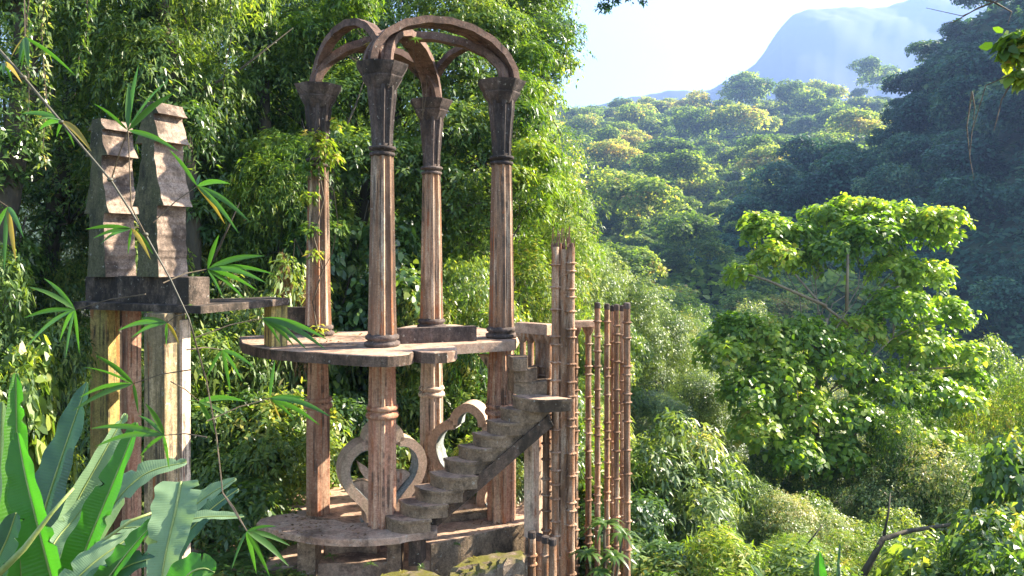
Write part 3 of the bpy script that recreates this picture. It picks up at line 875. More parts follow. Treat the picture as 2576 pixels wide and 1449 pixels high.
# ornamental frames
def catmull(pts, n=10):
    out = []
    P_ = [pts[0]] + pts + [pts[-1]]
    for i in range(1, len(P_) - 2):
        for k in range(n):
            t = k / n; p0, p1, p2, p3 = P_[i - 1], P_[i], P_[i + 1], P_[i + 2]
            out.append(tuple(.5 * ((2 * p1[j]) + (-p0[j] + p2[j]) * t + (2 * p0[j] - 5 * p1[j] + 4 * p2[j] - p3[j]) * t * t + (-p0[j] + 3 * p1[j] - 3 * p2[j] + p3[j]) * t ** 3) for j in range(len(p1))))
    out.append(pts[-1]); return out
def ornament(origin, ax, side, sc, label, half_h, depth, mir=False):
    """clover shaped window frame standing on two feet. local (x,z)"""
    segs = [[(-.27, 0), (-.24, .10), (-.27, .30), (-.42, .50), (-.60, .72), (-.68, .98), (-.62, 1.22), (-.45, 1.38), (-.27, 1.42)],
            [(-.27, 1.42), (-.24, 1.58), (-.12, 1.70), (0, 1.74), (.12, 1.70), (.24, 1.58), (.27, 1.42)],
            [(.27, 1.42), (.45, 1.38), (.62, 1.22), (.68, .98), (.60, .72), (.42, .50), (.27, .30), (.24, .10), (.27, 0)]]
    mb = MB(); inn = MB()
    for s in segs:
        c_ = catmull(s, 7)
        pts = [origin + ax * (x * sc) + Vector((0, 0, z * sc)) for x, z in c_]
        mb.sweep(pts, side, half_h, depth)
        # pale painted inner lining, proud of the band
        cen = origin + Vector((0, 0, .95 * sc)); lin = []
        for i, p in enumerate(pts):
            t = (pts[min(i + 1, len(pts) - 1)] - pts[max(i - 1, 0)]).normalized(); q = t.cross(side).normalized()
            if q.dot(cen - p) < 0: q = -q
            lin.append(p + q * (half_h + .003))
        inn.sweep(lin, side, .006, depth * .97)
    o = mb.build("clover_frame", M['frame'], pav); o["label"] = label
    inn.build("lining", M['frame_in'], o)
    return o
axf = Vector((.905, .425, 0)).normalized(); sdf = Vector((-axf.y, axf.x, 0))
of = P(961, 1300, 12.0); of.z = ZF
ornament(of + Vector((0, 0, -.02)), axf, sdf, .93, "clover-shaped frame standing between the left and front columns", .072, .18)
ax2 = Vector((.96, -.28, 0)).normalized(); sd2 = Vector((-ax2.y, ax2.x, 0))
of2 = P(1185, 1280, 12.9); of2.z = ZF
ornament(of2 + Vector((0, 0, -.02)), ax2, sd2, .98, "clover-shaped frame half hidden behind the stair", .075, .18)
# bird / leaf shapes inside the first frame
def plate(pts2, origin, ax, side, th, name, par):
    mb = MB(); n = len(pts2)
    f = [origin + ax * x + Vector((0, 0, z)) - side * th for x, z in pts2]; b = [p + side * 2 * th for p in f]
    mb.add(f + b, [tuple(range(n))[::-1], tuple(range(n, 2 * n))] + [(i, (i + 1) % n, n + (i + 1) % n, n + i) for i in range(n)])
    return mb.build(name, M['cream'], par)
def px2(u, v): return ((u - 961) / F * 12.0 / .93, (1300 - v) / F * 12.0)
plate([px2(*q) for q in catmull([(902, 1141), (925, 1160), (940, 1178), (965, 1195), (965, 1215), (945, 1205), (925, 1190), (910, 1168), (902, 1141)], 4)], of, axf, sdf, .04, "petal", pav)
plate([px2(*q) for q in catmull([(878, 1212), (900, 1194), (925, 1196), (960, 1210), (1000, 1180), (1030, 1190), (1010, 1215), (985, 1240), (940, 1245), (915, 1238), (903, 1222), (878, 1212)], 4)], of + sdf * .06, axf, sdf, .05, "winged_ornament", pav)

# ---------------------------------------------------------------- steles on their pillar shelf
shelf = empty("pillar_shelf", P(400, 1400, 9.8)); tag(shelf, "long concrete shelf on square pillars leading to the pavilion, left of it", "platform")
zsh = -.68
pts = [PZ(185, 759, zsh), PZ(505, 770, zsh), PZ(728, 750, zsh)]
p_l, p_c, p_r = pts
dl = (p_c - p_l).normalized(); perp = Vector((-dl.y, dl.x, 0))
polyS = [tuple(p_l[:2]), tuple(p_c[:2]), tuple(p_r[:2]), (p_r.x - .42, p_r.y + .38), (p_c.x - .64, p_c.y + 1.28), (p_l.x + .08, p_l.y + 1.1)]
MB().prism(polyS, zsh - .098, zsh, .01).build("shelf_slab", M['steleblk'], shelf)
def sq_pillar(u, D, ang, hx, hy, z0, z1, mat, par, name="square_pillar"):
    p = P(u, 700, D); m_ = MB(); m_.prism(oriented(p.x, p.y, ang, hx, hy), z0, z1, .012)
    m_.prism(oriented(p.x, p.y, ang, hx + .03, hy + .03), z1 - .001, z1 + .0); 
    m_ = MB(); m_.prism(oriented(p.x, p.y, ang, hx, hy), z0, z1, .012)
    return m_.build(name, M[mat], par)
AG = math.atan2(dl.y, dl.x)
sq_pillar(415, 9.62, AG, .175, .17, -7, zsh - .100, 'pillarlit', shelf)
sq_pillar(465, 9.68, AG, .028, .07, -7, zsh - .20, 'cream', shelf, "bright_edge_strip")  # added cream strip, brightness of the pillar's chamfered edge put into colour
sq_pillar(264, 10.65, AG, .17, .10, -7, zsh - .100, 'pillar', shelf)
sq_pillar(331, 10.5, AG - .2, .075, .10, -7, zsh - .100, 'lower', shelf)
sq_pillar(302, 10.9, AG, .085, .085, -7, zsh - .100, 'steleblk', shelf)
# drain pipe ring
rp = MB(); p = P(297, 1040, 10.2); rp.lathe((p.x, p.y, -6.5), [(.05, 0), (.05, 3.7), (.075, 3.72), (.075, 3.78), (.05, 3.8), (.05, 4.1)], rnd(10)); rp.build("pipe", M['rust'], shelf, smooth=True)
# post carrying the shelf end
pp = PZ(687, 872, ZS)
MB().prism(oriented(pp.x, pp.y + .12, AG - .55, .16, .12), ZS + .002, zsh - .100, .01).build("post", M['pillar'], shelf)
lw = MB(); q = P(750, 800, 12.6); lw.prism(oriented(q.x, q.y, .1, .30, .08), ZS + .002, ZS + .46, .01)
o = lw.build("low_wall", M['block']); tag(o, "low dark lichened wall block between the shelf post and the left column", "wall")
# pedestal
ped = empty("pedestal", (p_c.x - .8, p_c.y + .6, zsh)); tag(ped, "dark weathered pedestal blocks under the two scalloped steles", "pedestal")
pc0 = p_c + Vector((-.30, .12, 0)) 
hb = .42
A_ = P(475, 768, 9.56); Bq = P(296, 765, 10.12)
dd = Vector((A_.x - Bq.x, A_.y - Bq.y, 0)).normalized(); pn = Vector((.33, .94, 0)) if False else Vector((-dd.y, dd.x, 0))
Dr = P(527, 768, 9.82)
mb = MB(); mb.prism([(A_.x, A_.y), (Dr.x, Dr.y), (Dr.x - .80, Dr.y + .55), (Bq.x, Bq.y)], zsh + .003, zsh + .357, .012); mb.build("block", M['steleblk'], ped)
A2 = P(300, 762, 10.22); B2 = P(215, 760, 10.5); mb = MB(); mb.prism([(B2.x, B2.y), (A2.x, A2.y), (A2.x + .3, A2.y + .42), (B2.x + .17, B2.y + .5)], zsh + .003, zsh + .34, .012); mb.build("block", M['steleblk'], ped)

def stele(name, ub, D, width, ang, zb, breaks, depth, label, cap_in, lean=0.0):
    """profile in plane (n, z), extruded along w.  breaks: z of ledges from top down"""
    n_ = Vector((math.cos(ang), math.sin(ang), 0)); w_ = Vector((-n_.y, n_.x, 0))
    c0 = P(ub, 700, D); c0.z = zb
    zt = breaks[0][0]
    front = []
    # go from top to bottom: each segment starts thin and flares forward at its foot
    for i in range(len(breaks)):
        z1, f0, f1 = breaks[i]; z0 = breaks[i + 1][0] if i + 1 < len(breaks) else 0.0
        for k in range(9):
            t = k / 8; z = z1 + (z0 - z1) * t
            bulge = f0 + (f1 - f0) * (t ** 1.7)
            front.append((bulge + .012 * math.sin(z * 23), z))
    back = [(-x, z) for x, z in front]
    prof = [(x + lean * z, z) for x, z in front[::-1]] + [(x + lean * z, z) for x, z in back]
    mb = MB(); m = len(prof); nw = 4
    V = []
    for j in range(nw + 1):
        ww = (j / nw - .5) * width
        for x, z in prof:
            V.append(c0 + n_ * x + w_ * ww + Vector((0, 0, z)))
    Fs = [tuple(range(m)), tuple(nw * m + k for k in range(m))[::-1]]
    for j in range(nw):
        for k in range(m): Fs.append((j * m + k, j * m + (k + 1) % m, (j + 1) * m + (k + 1) % m, (j + 1) * m + k))
    mb.add(V, Fs)
    o = mb.build(name, M['stele'], None, origin=c0); tag(o, label, "stele")
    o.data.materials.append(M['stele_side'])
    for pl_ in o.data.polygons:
        if pl_.normal.dot(w_) < -.9 or pl_.normal.dot(w_) > .9: pl_.material_index = 1  # both side faces take the colour that paints their shade
    return o
ANG = math.radians(-28)
zt = zsh + .42
s12 = 10.45 / F
stele("scalloped_stele", 282, 10.45, .46, ANG, zsh + .34, [((693 - 303) * s12, .10, .205), ((693 - 330) * s12, .11, .24), ((693 - 394) * s12, .11, .27), ((693 - 536) * s12, .16, .205)], .3, "smaller scalloped concrete stele, the left one of the pair", .05)
s11 = 9.95 / F
stele("scalloped_stele", 409, 9.95, .44, ANG, zsh + .357, [((693 - 262) * s11, .11, .23), ((693 - 292) * s11, .12, .27), ((693 - 361) * s11, .12, .315), ((693 - 518) * s11, .18, .22)], .3, "taller scalloped concrete stele, the right one of the pair", .05)

# ---------------------------------------------------------------- ringed poles
def pole_mesh(r, H, seed, ring=.30, cap='dark'):
    rg = np.random.default_rng(seed); mb = MB(); prof = []
    z = 0
    prof.append((r, 0)); z = rg.uniform(.05, .25)
    while z < H - .15:
        prof += [(r * rg.uniform(.95, 1.05), z - .035), (r * 1.1, z - .016), (r * 1.62, z), (r * 1.5, z + .008), (r * 1.02, z + .02)]
        z += ring * rg.choice([.45, .8, 1.0, 1.25, 1.5])
    prof.append((r, H))
    mb.lathe((0, 0, 0), prof, [(2 * math.pi * i / 10, 1 + .03 * math.sin(i * 2.3 + seed)) for i in range(10)])
    return mb
PZ0 = -7.2
def pole(u, D, vtop, r, seed, label, group, zb=PZ0, lean=0):
    p = P(u, vtop, D); H = p.z - zb
    mb = pole_mesh(r, H, seed)
    vs = [Vector((v.x + p.x + lean * v.z, v.y + p.y, v.z + zb)) for v in mb.v]; mb.v = vs
    e = mb.build("ringed_pole", M['pole'], None, origin=(p.x, p.y, zb))
    rb = MB()
    for k in range(2):
        rb.tube([(p.x + (k - .5) * r * .8, p.y, p.z - .02), (p.x + (k - .5) * r * .9, p.y, p.z + .08)], .006, 4)
    rb.lathe((p.x + lean * H, p.y, p.z - .005), [(r * 1.0, 0), (r * 1.12, .01), (r * 1.05, .09), (r * .6, .1)], rnd(10))
    rb.build("blackened_tip", M['capital'], e)
    tag(e, label, "pole", group); return e
names = ["leftmost of the six tall ringed poles right of the ladder-like column", "second from left of the six tall ringed poles", "third from left of the six tall ringed poles", "fourth of the six tall ringed poles, rusty red and close to its neighbours", "fifth from left of the six tall ringed poles", "rightmost and thickest of the six tall ringed poles"]
for i, (u, D, v, r) in enumerate([(1503, 11.9, 775, .045), (1527, 12.0, 778, .043), (1541, 12.35, 782, .04), (1551, 11.8, 780, .043), (1565, 12.2, 782, .040), (1577, 11.7, 776, .052)]):
    pole(u, D, v, r, 40 + i, names[i], "tall ringed poles beside the ladder-like column")
# the cluster column
cl = empty("ringed_column", (.75, 11.2, PZ0)); tag(cl, "tall column of fused ringed poles with rusty rebar sticking out of its top", "column")
for i, (u, D, r) in enumerate([(1397, 11.15, .056), (1437, 11.2, .055)]):
    p = P(u, 621, D); mb = pole_mesh(r, p.z - PZ0, 60 + i, .27); mb.v = [Vector((v.x + p.x, v.y + p.y, v.z + PZ0)) for v in mb.v]
    mb.build("ringed_shaft", M['pole'], cl)
mb = MB(); p = P(1414, 627, 11.3); 
sec = []
for i in range(16):
    a = 2 * math.pi * i / 16; sec.append((a, 1 + .12 * abs(math.cos(2 * a))))
mb.lathe((p.x, p.y, PZ0), [(.112, 0), (.108, p.z - PZ0)], sec, .2)
mb.build("core_shaft", M['pole'], cl)
mk_ = MB()
for k in range(26):       # hook shaped relief marks
    z = p.z - .12 - k * .27
    for dx in (-.055, .045):
        x = p.x + dx; y = p.y - .118 + abs(dx) * .2
        mk_.tube([(x + .03, y, z + .20), (x + .03, y - .005, z + .04), (x + .015, y - .01, z), (x - .035, y - .006, z - .005)], .011, 5)
mk_.build("relief_hooks", M['pole'], cl)
rb = MB(); rg = np.random.default_rng(4)
for i in range(22):
    a = rg.uniform(0, 6.28); rr = rg.uniform(.02, .2); q = Vector((p.x + rr * math.cos(a) * 1.05, p.y + rr * math.sin(a) * .6, p.z))
    h = rg.uniform(.10, .36); rb.tube([q, q + Vector((rg.normal() * .01, 0, h))], .0065, 4)
for i in range(6):
    q = Vector((p.x - .15 + .06 * i, p.y - .03, p.z - .01)); rb.lathe(q, [(.018, 0), (.028, .04), (.02, .1), (.01, .11)], rnd(6))
rb.build("rebar", M['rust'], cl)
# railing like poles with lintels
def lintel(us, v0, v1, D, pol_us, label, vb=1449, dz=0):
    e = empty("pole_screen", P(us[0], 1449, D)); tag(e, label, "screen")
    A = P(us[0], v0, D); B = P(us[1], v0 + dz, D + (.5 if dz < 0 else -.35 if dz > 0 else .2)); d = (B - A); d.z = 0; d.normalize(); pn = Vector((-d.y, d.x, 0)) * .09
    mb = MB(); h = (v1 - v0) / F * D
    mb.prism([tuple((A - pn)[:2]), tuple((B - pn)[:2]), tuple((B + pn)[:2]), tuple((A + pn)[:2])], A.z - h, A.z, .015); mb.build("lintel", M['slab'], e)
    for i, (u, vb_) in enumerate(pol_us):
        t = (u - us[0]) / (us[1] - us[0]); q = A.lerp(B, t); q.x = (u - 1288) / F * q.y
        zb = -(vb_ - 635) / F * q.y; zt = A.z - h + .002
        m2 = pole_mesh(.05, zt - zb - .14, 80 + i + int(us[0])); 
        m2.lathe((0, 0, zt - zb - .15), [(.05, 0), (.06, .02), (.10, .10), (.115, .15)], rnd(10))
        m2.v = [Vector((v.x + q.x, v.y + q.y, v.z + zb)) for v in m2.v]; m2.build("ringed_post", M['pole'], e)
    return e
lintel((1304, 1384), 810, 836, 11.9, [(1315, 960), (1335, 960), (1354, 990), (1367, 1000), (1380, 1340)], "ringed posts under a tapered lintel between the right column and the ladder-like column", dz=5)
lintel((1438, 1497), 808, 823, 12.3, [(1447, 1460), (1480, 1460)], "two ringed posts with funnel heads under a short lintel right of the ladder-like column")
labs = ["rusty ringed pole rising to the stair landing beside the cream pillar", "slim ringed pole just right of the one beside the cream pillar"]
for i, (u, D, vt) in enumerate([(1373, 11.3, 1062), (1383, 11.9, 1030)]):
    pole(u, D, vt, .05, 120 + i, labs[i], None, ZF - .1)
for i, (u, D) in enumerate([(1338, 10.9), (1356, 11.1), (1372, 10.8), (1390, 10.7)]):
    pole(u, D, 1352 + i * 6, .055, 130 + i, "short stained pole under the corner block at the bottom edge", "short poles under the corner block", -7)

# ---------------------------------------------------------------- forest
KT = {
 'tall_fine': kind_tree("forest_tree", 1, 14, 5.0, 2.5, 32, 'fine', 80000, 'leaf_deep'),
 'tall_lance': kind_tree("forest_tree", 2, 14, 4.6, 3.0, 30, 'lance', 60000, 'leaf_mid'),
 'yellow': kind_tree("forest_tree", 3, 11, 4.4, 2.0, 30, 'feather', 56000, 'leaf_yel'),
 'pale': kind_tree("forest_tree", 4, 8, 3.8, 1.0, 26, 'tiny', 70000, 'leaf_pale'),
 'mid': kind_tree("forest_tree", 5, 8, 3.6, .8, 26, 'mid', 66000, 'leaf_mid'),
 'deep': kind_tree("forest_tree", 6, 9, 3.8, 1.0, 26, 'broad', 17000, 'leaf_deep'),
}
KS = {
 'sfine': kind_tree("shrub", 11, 3.2, 1.9, .1, 14, 'fine', 15000, 'leaf_mid', parts=('stem', 'foliage'), r0=.04),
 'sdeep': kind_tree("shrub", 12, 3.0, 1.8, .1, 14, 'mid', 13000, 'leaf_deep', parts=('stem', 'foliage'), r0=.04),
 'slance': kind_tree("shrub", 13, 3.2, 1.9, .1, 13, 'lance', 8500, 'leaf_pale', parts=('stem', 'foliage'), r0=.04),
 'syel': kind_tree("shrub", 14, 2.8, 1.7, .1, 12, 'feather', 13000, 'leaf_yel', parts=('stem', 'foliage'), r0=.03),
 'sbroad': kind_tree("shrub", 15, 2.6, 1.6, .1, 11, 'broad', 3600, 'leaf_mid', parts=('stem', 'foliage'), r0=.03),
 'sdry': kind_tree("shrub", 16, 2.4, 1.5, .1, 10, 'tiny', 12000, 'dry', parts=('stem', 'foliage'), r0=.03),
}
rt = np.random.default_rng(77)
def tree_at(kind, u, vtop, D, wfac, label, group=None, base=None):
    p = P(u, vtop, D); K = KT.get(kind) or KS[kind]; H = K[1]
    zb = gz(p.x, p.y) if base is None else base
    sz = (p.z - zb) / H
    sx = max(.45, min(1.6, wfac * (sz ** .5 if kind in KT else 1)))
    if kind in KS: sx = wfac
    return place(K, (p.x, p.y, zb), (sx, sx, sz), float(rt.uniform(0, 6.28)), label, "tree" if kind in KT else "shrub", group)

# (kind, u, top v, distance, width factor, label)
TREES = [
 # back wall on the left
 ('tall_fine', 620, -170, 33, 1.15, "deep green tree in the back row behind the gap between the steles and the pavilion"),
 ('tall_lance', 960, -60, 34, 1.1, "drooping-leaved tree in the back row directly behind the pavilion arches"),
 ('tall_fine', 1200, 150, 36, .95, "deep green tree in the back row seen right of the pavilion columns"),
 ('pale', 1330, 480, 42, 1.1, "pale fine-leaved tree at the foot of the far slope just right of the pavilion"),
 # front wall on the left
 ('tall_fine', -60, -330, 18, 1.0, "tall dark vine-hung tree cut by the left edge"),
 ('tall_lance', 130, -300, 21, .55, "tall dark tree with a vine-hung trunk left of the steles"),
 ('tall_lance', 520, -380, 20, .75, "tall dark tree above and right of the taller stele"),
 ('yellow', 735, 300, 18.5, .62, "yellow-green feathery young tree left of the left column"),
 ('tall_lance', 700, -120, 24, .85, "bright drooping-leaved tree above the left column"),
 ('yellow', 1250, 250, 22, .75, "yellow-green tree with drooping sprays right of the right column"),
 ('mid', 600, 400, 17, .7, "fresh green bushy tree between the taller stele and the left column"),
 ('mid', 480, 470, 21, .7, "dark bushy tree behind the taller stele"),
 ('deep', 900, 520, 17.5, .65, "dark broad-leaved tree between the left and front columns"),
 ('mid', 1130, 560, 18, .6, "green bushy tree between the back and right columns"),
 ('mid', 60, 480, 17.5, .6, "bushy tree filling the left side beneath the vine-hung trunks"),
 ('pale', 300, 490, 22, .7, "olive tree seen between and beneath the steles"),
 ('mid', 1210, 640, 22, .75, "bright green bushy tree behind the slab's right corner"),
 # right slope, back to front
 ('pale', 1420, 560, 31, .62, "pale green tree rising behind the rebar of the ladder-like column"),
 ('pale', 1560, 655, 34, .7, "rounded pale green tree above the six tall ringed poles"),
 ('mid', 1320, 600, 26, .6, "green tree between the right column and the ladder-like column"),
 ('pale', 1660, 790, 36, .75, "sunlit pale tree on the slope just right of the six tall ringed poles"),
 ('pale', 1720, 790, 42, .42, "narrow creeper-clad tree spire on the slope right of the poles"),
 ('mid', 1490, 720, 24, .65, "green tree directly behind the six tall ringed poles"),
 ('pale', 1640, 980, 24, .7, "pale drooping tree beside the lower part of the tall ringed poles"),
 ('pale', 1760, 930, 30, .75, "olive tree below the creeper-clad spire"),
 ('mid', 1960, 1100, 22, .8, "dense green tree under the big lime-green crown"),
 ('pale', 2170, 1080, 24, .8, "pale glittering tree under the right half of the big lime-green crown"),
 ('pale', 2330, 1120, 21, .7, "pale tree sloping down at the right below the lime-green crown"),
 ('mid', 1830, 1180, 19, .7, "dense green tree in the shadow under the lime-green crown"),
 ('pale', 1700, 1220, 17, .7, "pale small-leaved tree low in the frame right of the poles"),
 ('yellow', 2490, 840, 26, .6, "loose yellow-green tree against the shaded slope near the right edge"),
 ('mid', 2560, 760, 34, .7, "green tree at the right edge standing before the shaded slope"),
 ('yellow', 2350, 960, 22, .45, "light green tree with flat sprays right of the lime-green crown"),
 ('mid', 2450, 1230, 17, .6, "green tree low in the right corner"),
 ('mid', 1780, 720, 75, 1.0, "green valley tree just left of the lime-green crown, beyond the slope"),
 ('pale', 1870, 760, 62, .9, "pale valley tree directly left of the lime-green crown's lowest spray"),
 ('mid', 1990, 800, 70, 1.0, "green valley tree glimpsed through the left of the lime-green crown"),
 ('pale', 2100, 960, 48, .9, "olive valley tree behind the trunk of the lime-green crown"),
 ('mid', 2420, 830, 60, 1.0, "blue-green valley tree right of the lime-green crown"),
 ('pale', 2540, 900, 48, .9, "olive valley tree at the right edge above the whorled-leaf tree"),
 ('pale', 1840, 930, 40, .9, "rounded olive tree between the creeper-clad spire and the lime-green crown"),
 ('mid', 1900, 1000, 30, .8, "shadowy green tree beneath the left sprays of the lime-green crown"),
 ('mid', 2100, 1180, 19, .7, "leafy tree at the foot of the lime-green crown's trunk"),
 ('pale', 2400, 1060, 32, .8, "glittering olive tree right of the lime-green crown's trunk"),
 ('mid', 1760, 1110, 24, .7, "bright green tree low between the poles and the lime-green crown"),
 ('deep', 2570, 1070, 14, .48, "dark whorled-leaf tree cut by the right edge"),
 ('yellow', 2130, 1300, 15, .5, "lime-green sapling thicket at the bottom right centre"),
 ('mid', 1900, 1330, 14, .55, "fresh green tree at the bottom under the dark broad-leaved tree"),
 ('pale', 1560, 1130, 19, .55, "olive tree seen through the lower part of the tall ringed poles"),
 ('mid', 1420, 900, 19, .5, "green tree seen between the two pole screens"),
 ('pale', 2000, 1240, 18, .6, "small-leaved pale tree in the middle of the lower right thicket"),
 ('mid', 2260, 1290, 16, .6, "green tree behind the bent bare branch at lower right"),
]
for k, u, v, D, w, lab in TREES:
    tree_at(k, u, v, D, w, lab)

SHRUBS = [
 ('sfine', 40, 620, 9.5, .5, -3.6, "bright green shrub at the left edge above the banana leaves"),
 ('sbroad', 10, 830, 9.0, .45, -4.4, "leafy shrub low at the left edge just over the banana leaves"),
 ('slance', 120, 800, 15, .9, -5, "yellowish drooping shrub left of the shelf pillars"),
 ('sfine', 620, 800, 14.5, 1.0, None, "fresh green shrub under the shelf beside the small post"),
 ('sdeep', 560, 1000, 13.8, 1.0, None, "dark shrub between the shelf pillars and the pavilion"),
 ('slance', 680, 620, 16, .8, None, "tangled reddish-green shrub just left of the left column's foot"),
 ('sdry', 722, 650, 15.5, .3, None, "dry brown twiggy shrub by the left column"),
 ('sfine', 700, 1060, 13.5, .9, None, "sunlit shrub left of the lower left column"),
 ('sdeep', 840, 1000, 15.2, 1.0, None, "dark shrub between the lower left and front columns"),
 ('sfine', 900, 800, 16.5, .8, None, "glossy shrub just above the slab between the left and front columns"),
 ('sbroad', 960, 1080, 15.8, 1.0, None, "broad-leaved shrub behind the left clover frame"),
 ('sfine', 1180, 950, 15.6, 1.0, None, "sunlit shrub below the slab between the back and right columns"),
 ('syel', 1140, 760, 16.5, .8, None, "yellow-green shrub above the parapet"),
 ('sbroad', 1200, 1150, 15.6, .9, None, "light green shrub seen under the stair"),
 ('sdeep', 620, 1180, 12.6, .9, None, "dark low shrub behind the banana leaf tips"),
 ('sfine', 520, 1120, 13.0, .8, None, "green shrub just right of the lit shelf pillar"),
 ('sfine', 1345, 950, 14, .8, None, "green shrub behind the first pole screen"),
 ('sbroad', 1290, 1090, 15, .8, None, "leafy shrub between the stair and the cream pillar"),
 ('syel', 1470, 1090, 14.5, .8, None, "yellow-green shrub between the ladder-like column and the tall poles"),
 ('sdeep', 1500, 1250, 13.5, .9, None, "dark shrub at the feet of the tall ringed poles"),
 ('slance', 1640, 1000, 16, .9, None, "pale drooping-leaved bush right beside the tall ringed poles"),
 ('slance', 1660, 1180, 14.5, .9, None, "second pale drooping bush lower beside the tall ringed poles"),
 ('sdeep', 1640, 1370, 12.5, 1.0, None, "dark shrub at the bottom edge right of the poles"),
 ('syel', 1800, 1370, 11.5, .8, None, "yellow-leaved shrub at the bottom edge below the pale tree"),
 ('sfine', 2000, 1400, 11, .9, None, "green shrub at the bottom edge left of the upright banana leaf"),
 ('sbroad', 2250, 1390, 11, .9, None, "broad-leaved shrub at the bottom edge right of the upright banana leaf"),
 ('sfine', 2420, 1360, 11.5, 1.0, None, "green shrub at the bottom edge near the right corner"),
 ('sdeep', 2560, 1330, 10.5, 1.0, None, "dark shrub filling the bottom right corner"),
 ('sdeep', 560, 1400, 10.8, .8, -5.5, "dark shrub at the bottom below the terrace"),
 ('sfine', 380, 880, 14.5, 1.0, None, "shrub seen between the two shelf pillars"),
 ('slance', 120, 1000, 14, .8, None, "dry pale shrub behind the tallest banana leaf"),
]
for k, u, v, D, w, zb, lab in SHRUBS:
    p = P(u, v, D); K = KS[k]; H = K[1]
    base = zb if zb is not None else max(gz(p.x, p.y), p.z - H * 1.7)
    o = tree_at(k, u, v, D, w, lab, None, base)

# ---- the large tree over the pavilion, its crown edge against the sky
def custom_tree(name, base, top, r0, cl_px, style, n, mat, seed, label, flat=.75, nl=12, bark='bark', inner=.6, extra=None):
    rg = np.random.default_rng(seed)
    cl = []
    for u, v, D, r in cl_px:
        p = P(u, v, D); cl.append((p.x, p.y, p.z, r))
    e = empty(name, base)
    tag(e, label, "tree")
    mb = trunk_mesh(base, top, r0, cl, rg, nl, 9)
    if extra: extra(mb)
    mb.build("trunk", M[bark], e, smooth=True)
    k, L, W, dr, li, wd = LEAF[style]
    pos, nrm, tone = sprigs_for(cl, n // k, rg, flat, inner)
    V, Fc, tn = leaf_cloud(pos, nrm, tone, k, L, W, rg, dr, li, wd)
    mk("crown", V, Fc, M[mat], e, attr=tn)
    return e
big = [(1350, 120, 24, 1.5), (1290, 50, 25, 1.6), (1220, 120, 22, 1.5), (1400, 175, 25, .8), (1330, 260, 22, 1.0), (1340, 420, 21, .9), (1300, 340, 21, 1.1), (1290, 500, 20.5, .9), (1200, 260, 21, 1.5), (1150, 60, 22, 1.7), (1100, 180, 20, 1.3), (1190, 400, 20, 1.3), (1120, 330, 19, 1.1), (1050, 20, 23, 1.7), (1010, 250, 20, 1.3), (930, 120, 21, 1.5), (860, 40, 22, 1.5), (880, 260, 19, 1.2), (1100, 480, 19, 1.2), (1200, 560, 19.5, 1.2), (1000, 420, 18.5, 1.1), (900, 400, 18, 1.0), (1040, 600, 19, 1.1), (760, 130, 21, 1.4), (680, 230, 20, 1.3), (640, 80, 22, 1.5), (700, 400, 18, .9), (1240, -60, 24, 1.7), (1360, 20, 26, 1.2)]
custom_tree("canopy_tree", (-5.6, 20, -5), P(1020, 200, 21), .38, big, 'mid', 115000, 'leaf_mid', 31, "huge leafy tree spreading over the pavilion with its crown edge against the white sky", nl=20)
custom_tree("canopy_tree", (.5, 25, -8), P(1290, 100, 24.5), .25, [(1360, 200, 26, .8), (1385, 100, 27, 1.1), (1330, 150, 26, 1.2), (1300, 60, 27, 1.3), (1410, 160, 27, .55), (1340, -10, 28, 1.3), (1240, 60, 26, 1.3), (1310, 250, 26, .9)], 'tiny', 26000, 'leaf_hill2', 35, "small-leaved grey-green tree whose outermost branch droops against the sky right of the arches", nl=8)
yl = [(1350, 480, 18.5, .5), (1330, 390, 18.5, .55), (1370, 400, 19, .45), (1310, 300, 19, .6), (1340, 540, 19, .4), (1300, 230, 19.5, .6), (1345, 150, 21, .6), (1240, 60, 22, .7), (1180, 130, 20, .6), (880, 20, 19, .7), (790, 90, 19, .7), (1290, 450, 18, .45)]
custom_tree("yellow_leaved_tree", (-.6, 19.5, -7), P(1260, 300, 19.5), .12, yl, 'lance', 13000, 'leaf_yel', 36, "yellow-green leafy sprays lit by the sun at the right side of the pavilion crown", nl=10)

# trunks wrapped in creepers at left
def vine_trunk(u0, u1, D, r, label, seed, v1=-200):
    rg = np.random.default_rng(seed); a = P(u0, 900, D); a.z = gz(a.x, a.y); b = P(u1, v1, D + 1)
    e = empty("creeper_clad_tree", a); tag(e, label, "tree")
    pts = [a.lerp(b, t / 10) + Vector((math.sin(t * .9 + seed) * .22, math.cos(t * .7) * .2, 0)) for t in range(11)]
    mb = MB(); mb.tube(pts, [r * (1.2 - .05 * t) for t in range(11)], 10)
    for k in range(6):
        s = pts[4 + k % 6]; en = s + Vector((rg.normal() * .8, rg.normal() * .6, 1.4 + abs(rg.normal())))
        mb.tube([s, s.lerp(en, .5) + Vector((0, 0, -.2)), en], [r * .25, r * .16, r * .05], 6)
    mb.build("trunk", M['bark'], e, smooth=True)
    cl = []
    for p, q in zip(pts, pts[1:]):
        for k in range(3): 
            m_ = p.lerp(q, rg.random()) + Vector((rg.normal() * .25, rg.normal() * .25, 0)); cl.append((m_.x, m_.y, m_.z, r * 1.1 + .22 * rg.random()))
    pos, nrm, tone = sprigs_for(cl, 1700, rg, .9, .5)
    V, Fc, tn = leaf_cloud(pos, nrm, tone * .8, 5, .17, .07, rg, .5, .3)
    mk("creeper", V, Fc, M['leaf_deep'], e, attr=tn)
    return e
vine_trunk(40, 30, 15.5, .30, "thick creeper-clad trunk at the far left behind the bamboo leaves", 1)
vine_trunk(130, 170, 19, .22, "creeper-clad trunk left of the smaller stele", 2)
vine_trunk(545, 400, 16.5, .2, "dark leaning creeper-clad trunk just right of the taller stele", 3)
vine_trunk(640, 690, 19, .2, "creeper-clad trunk between the steles and the left column", 4)
vine_trunk(590, 480, 22, .2, "slender creeper-clad trunk high above the taller stele", 5)
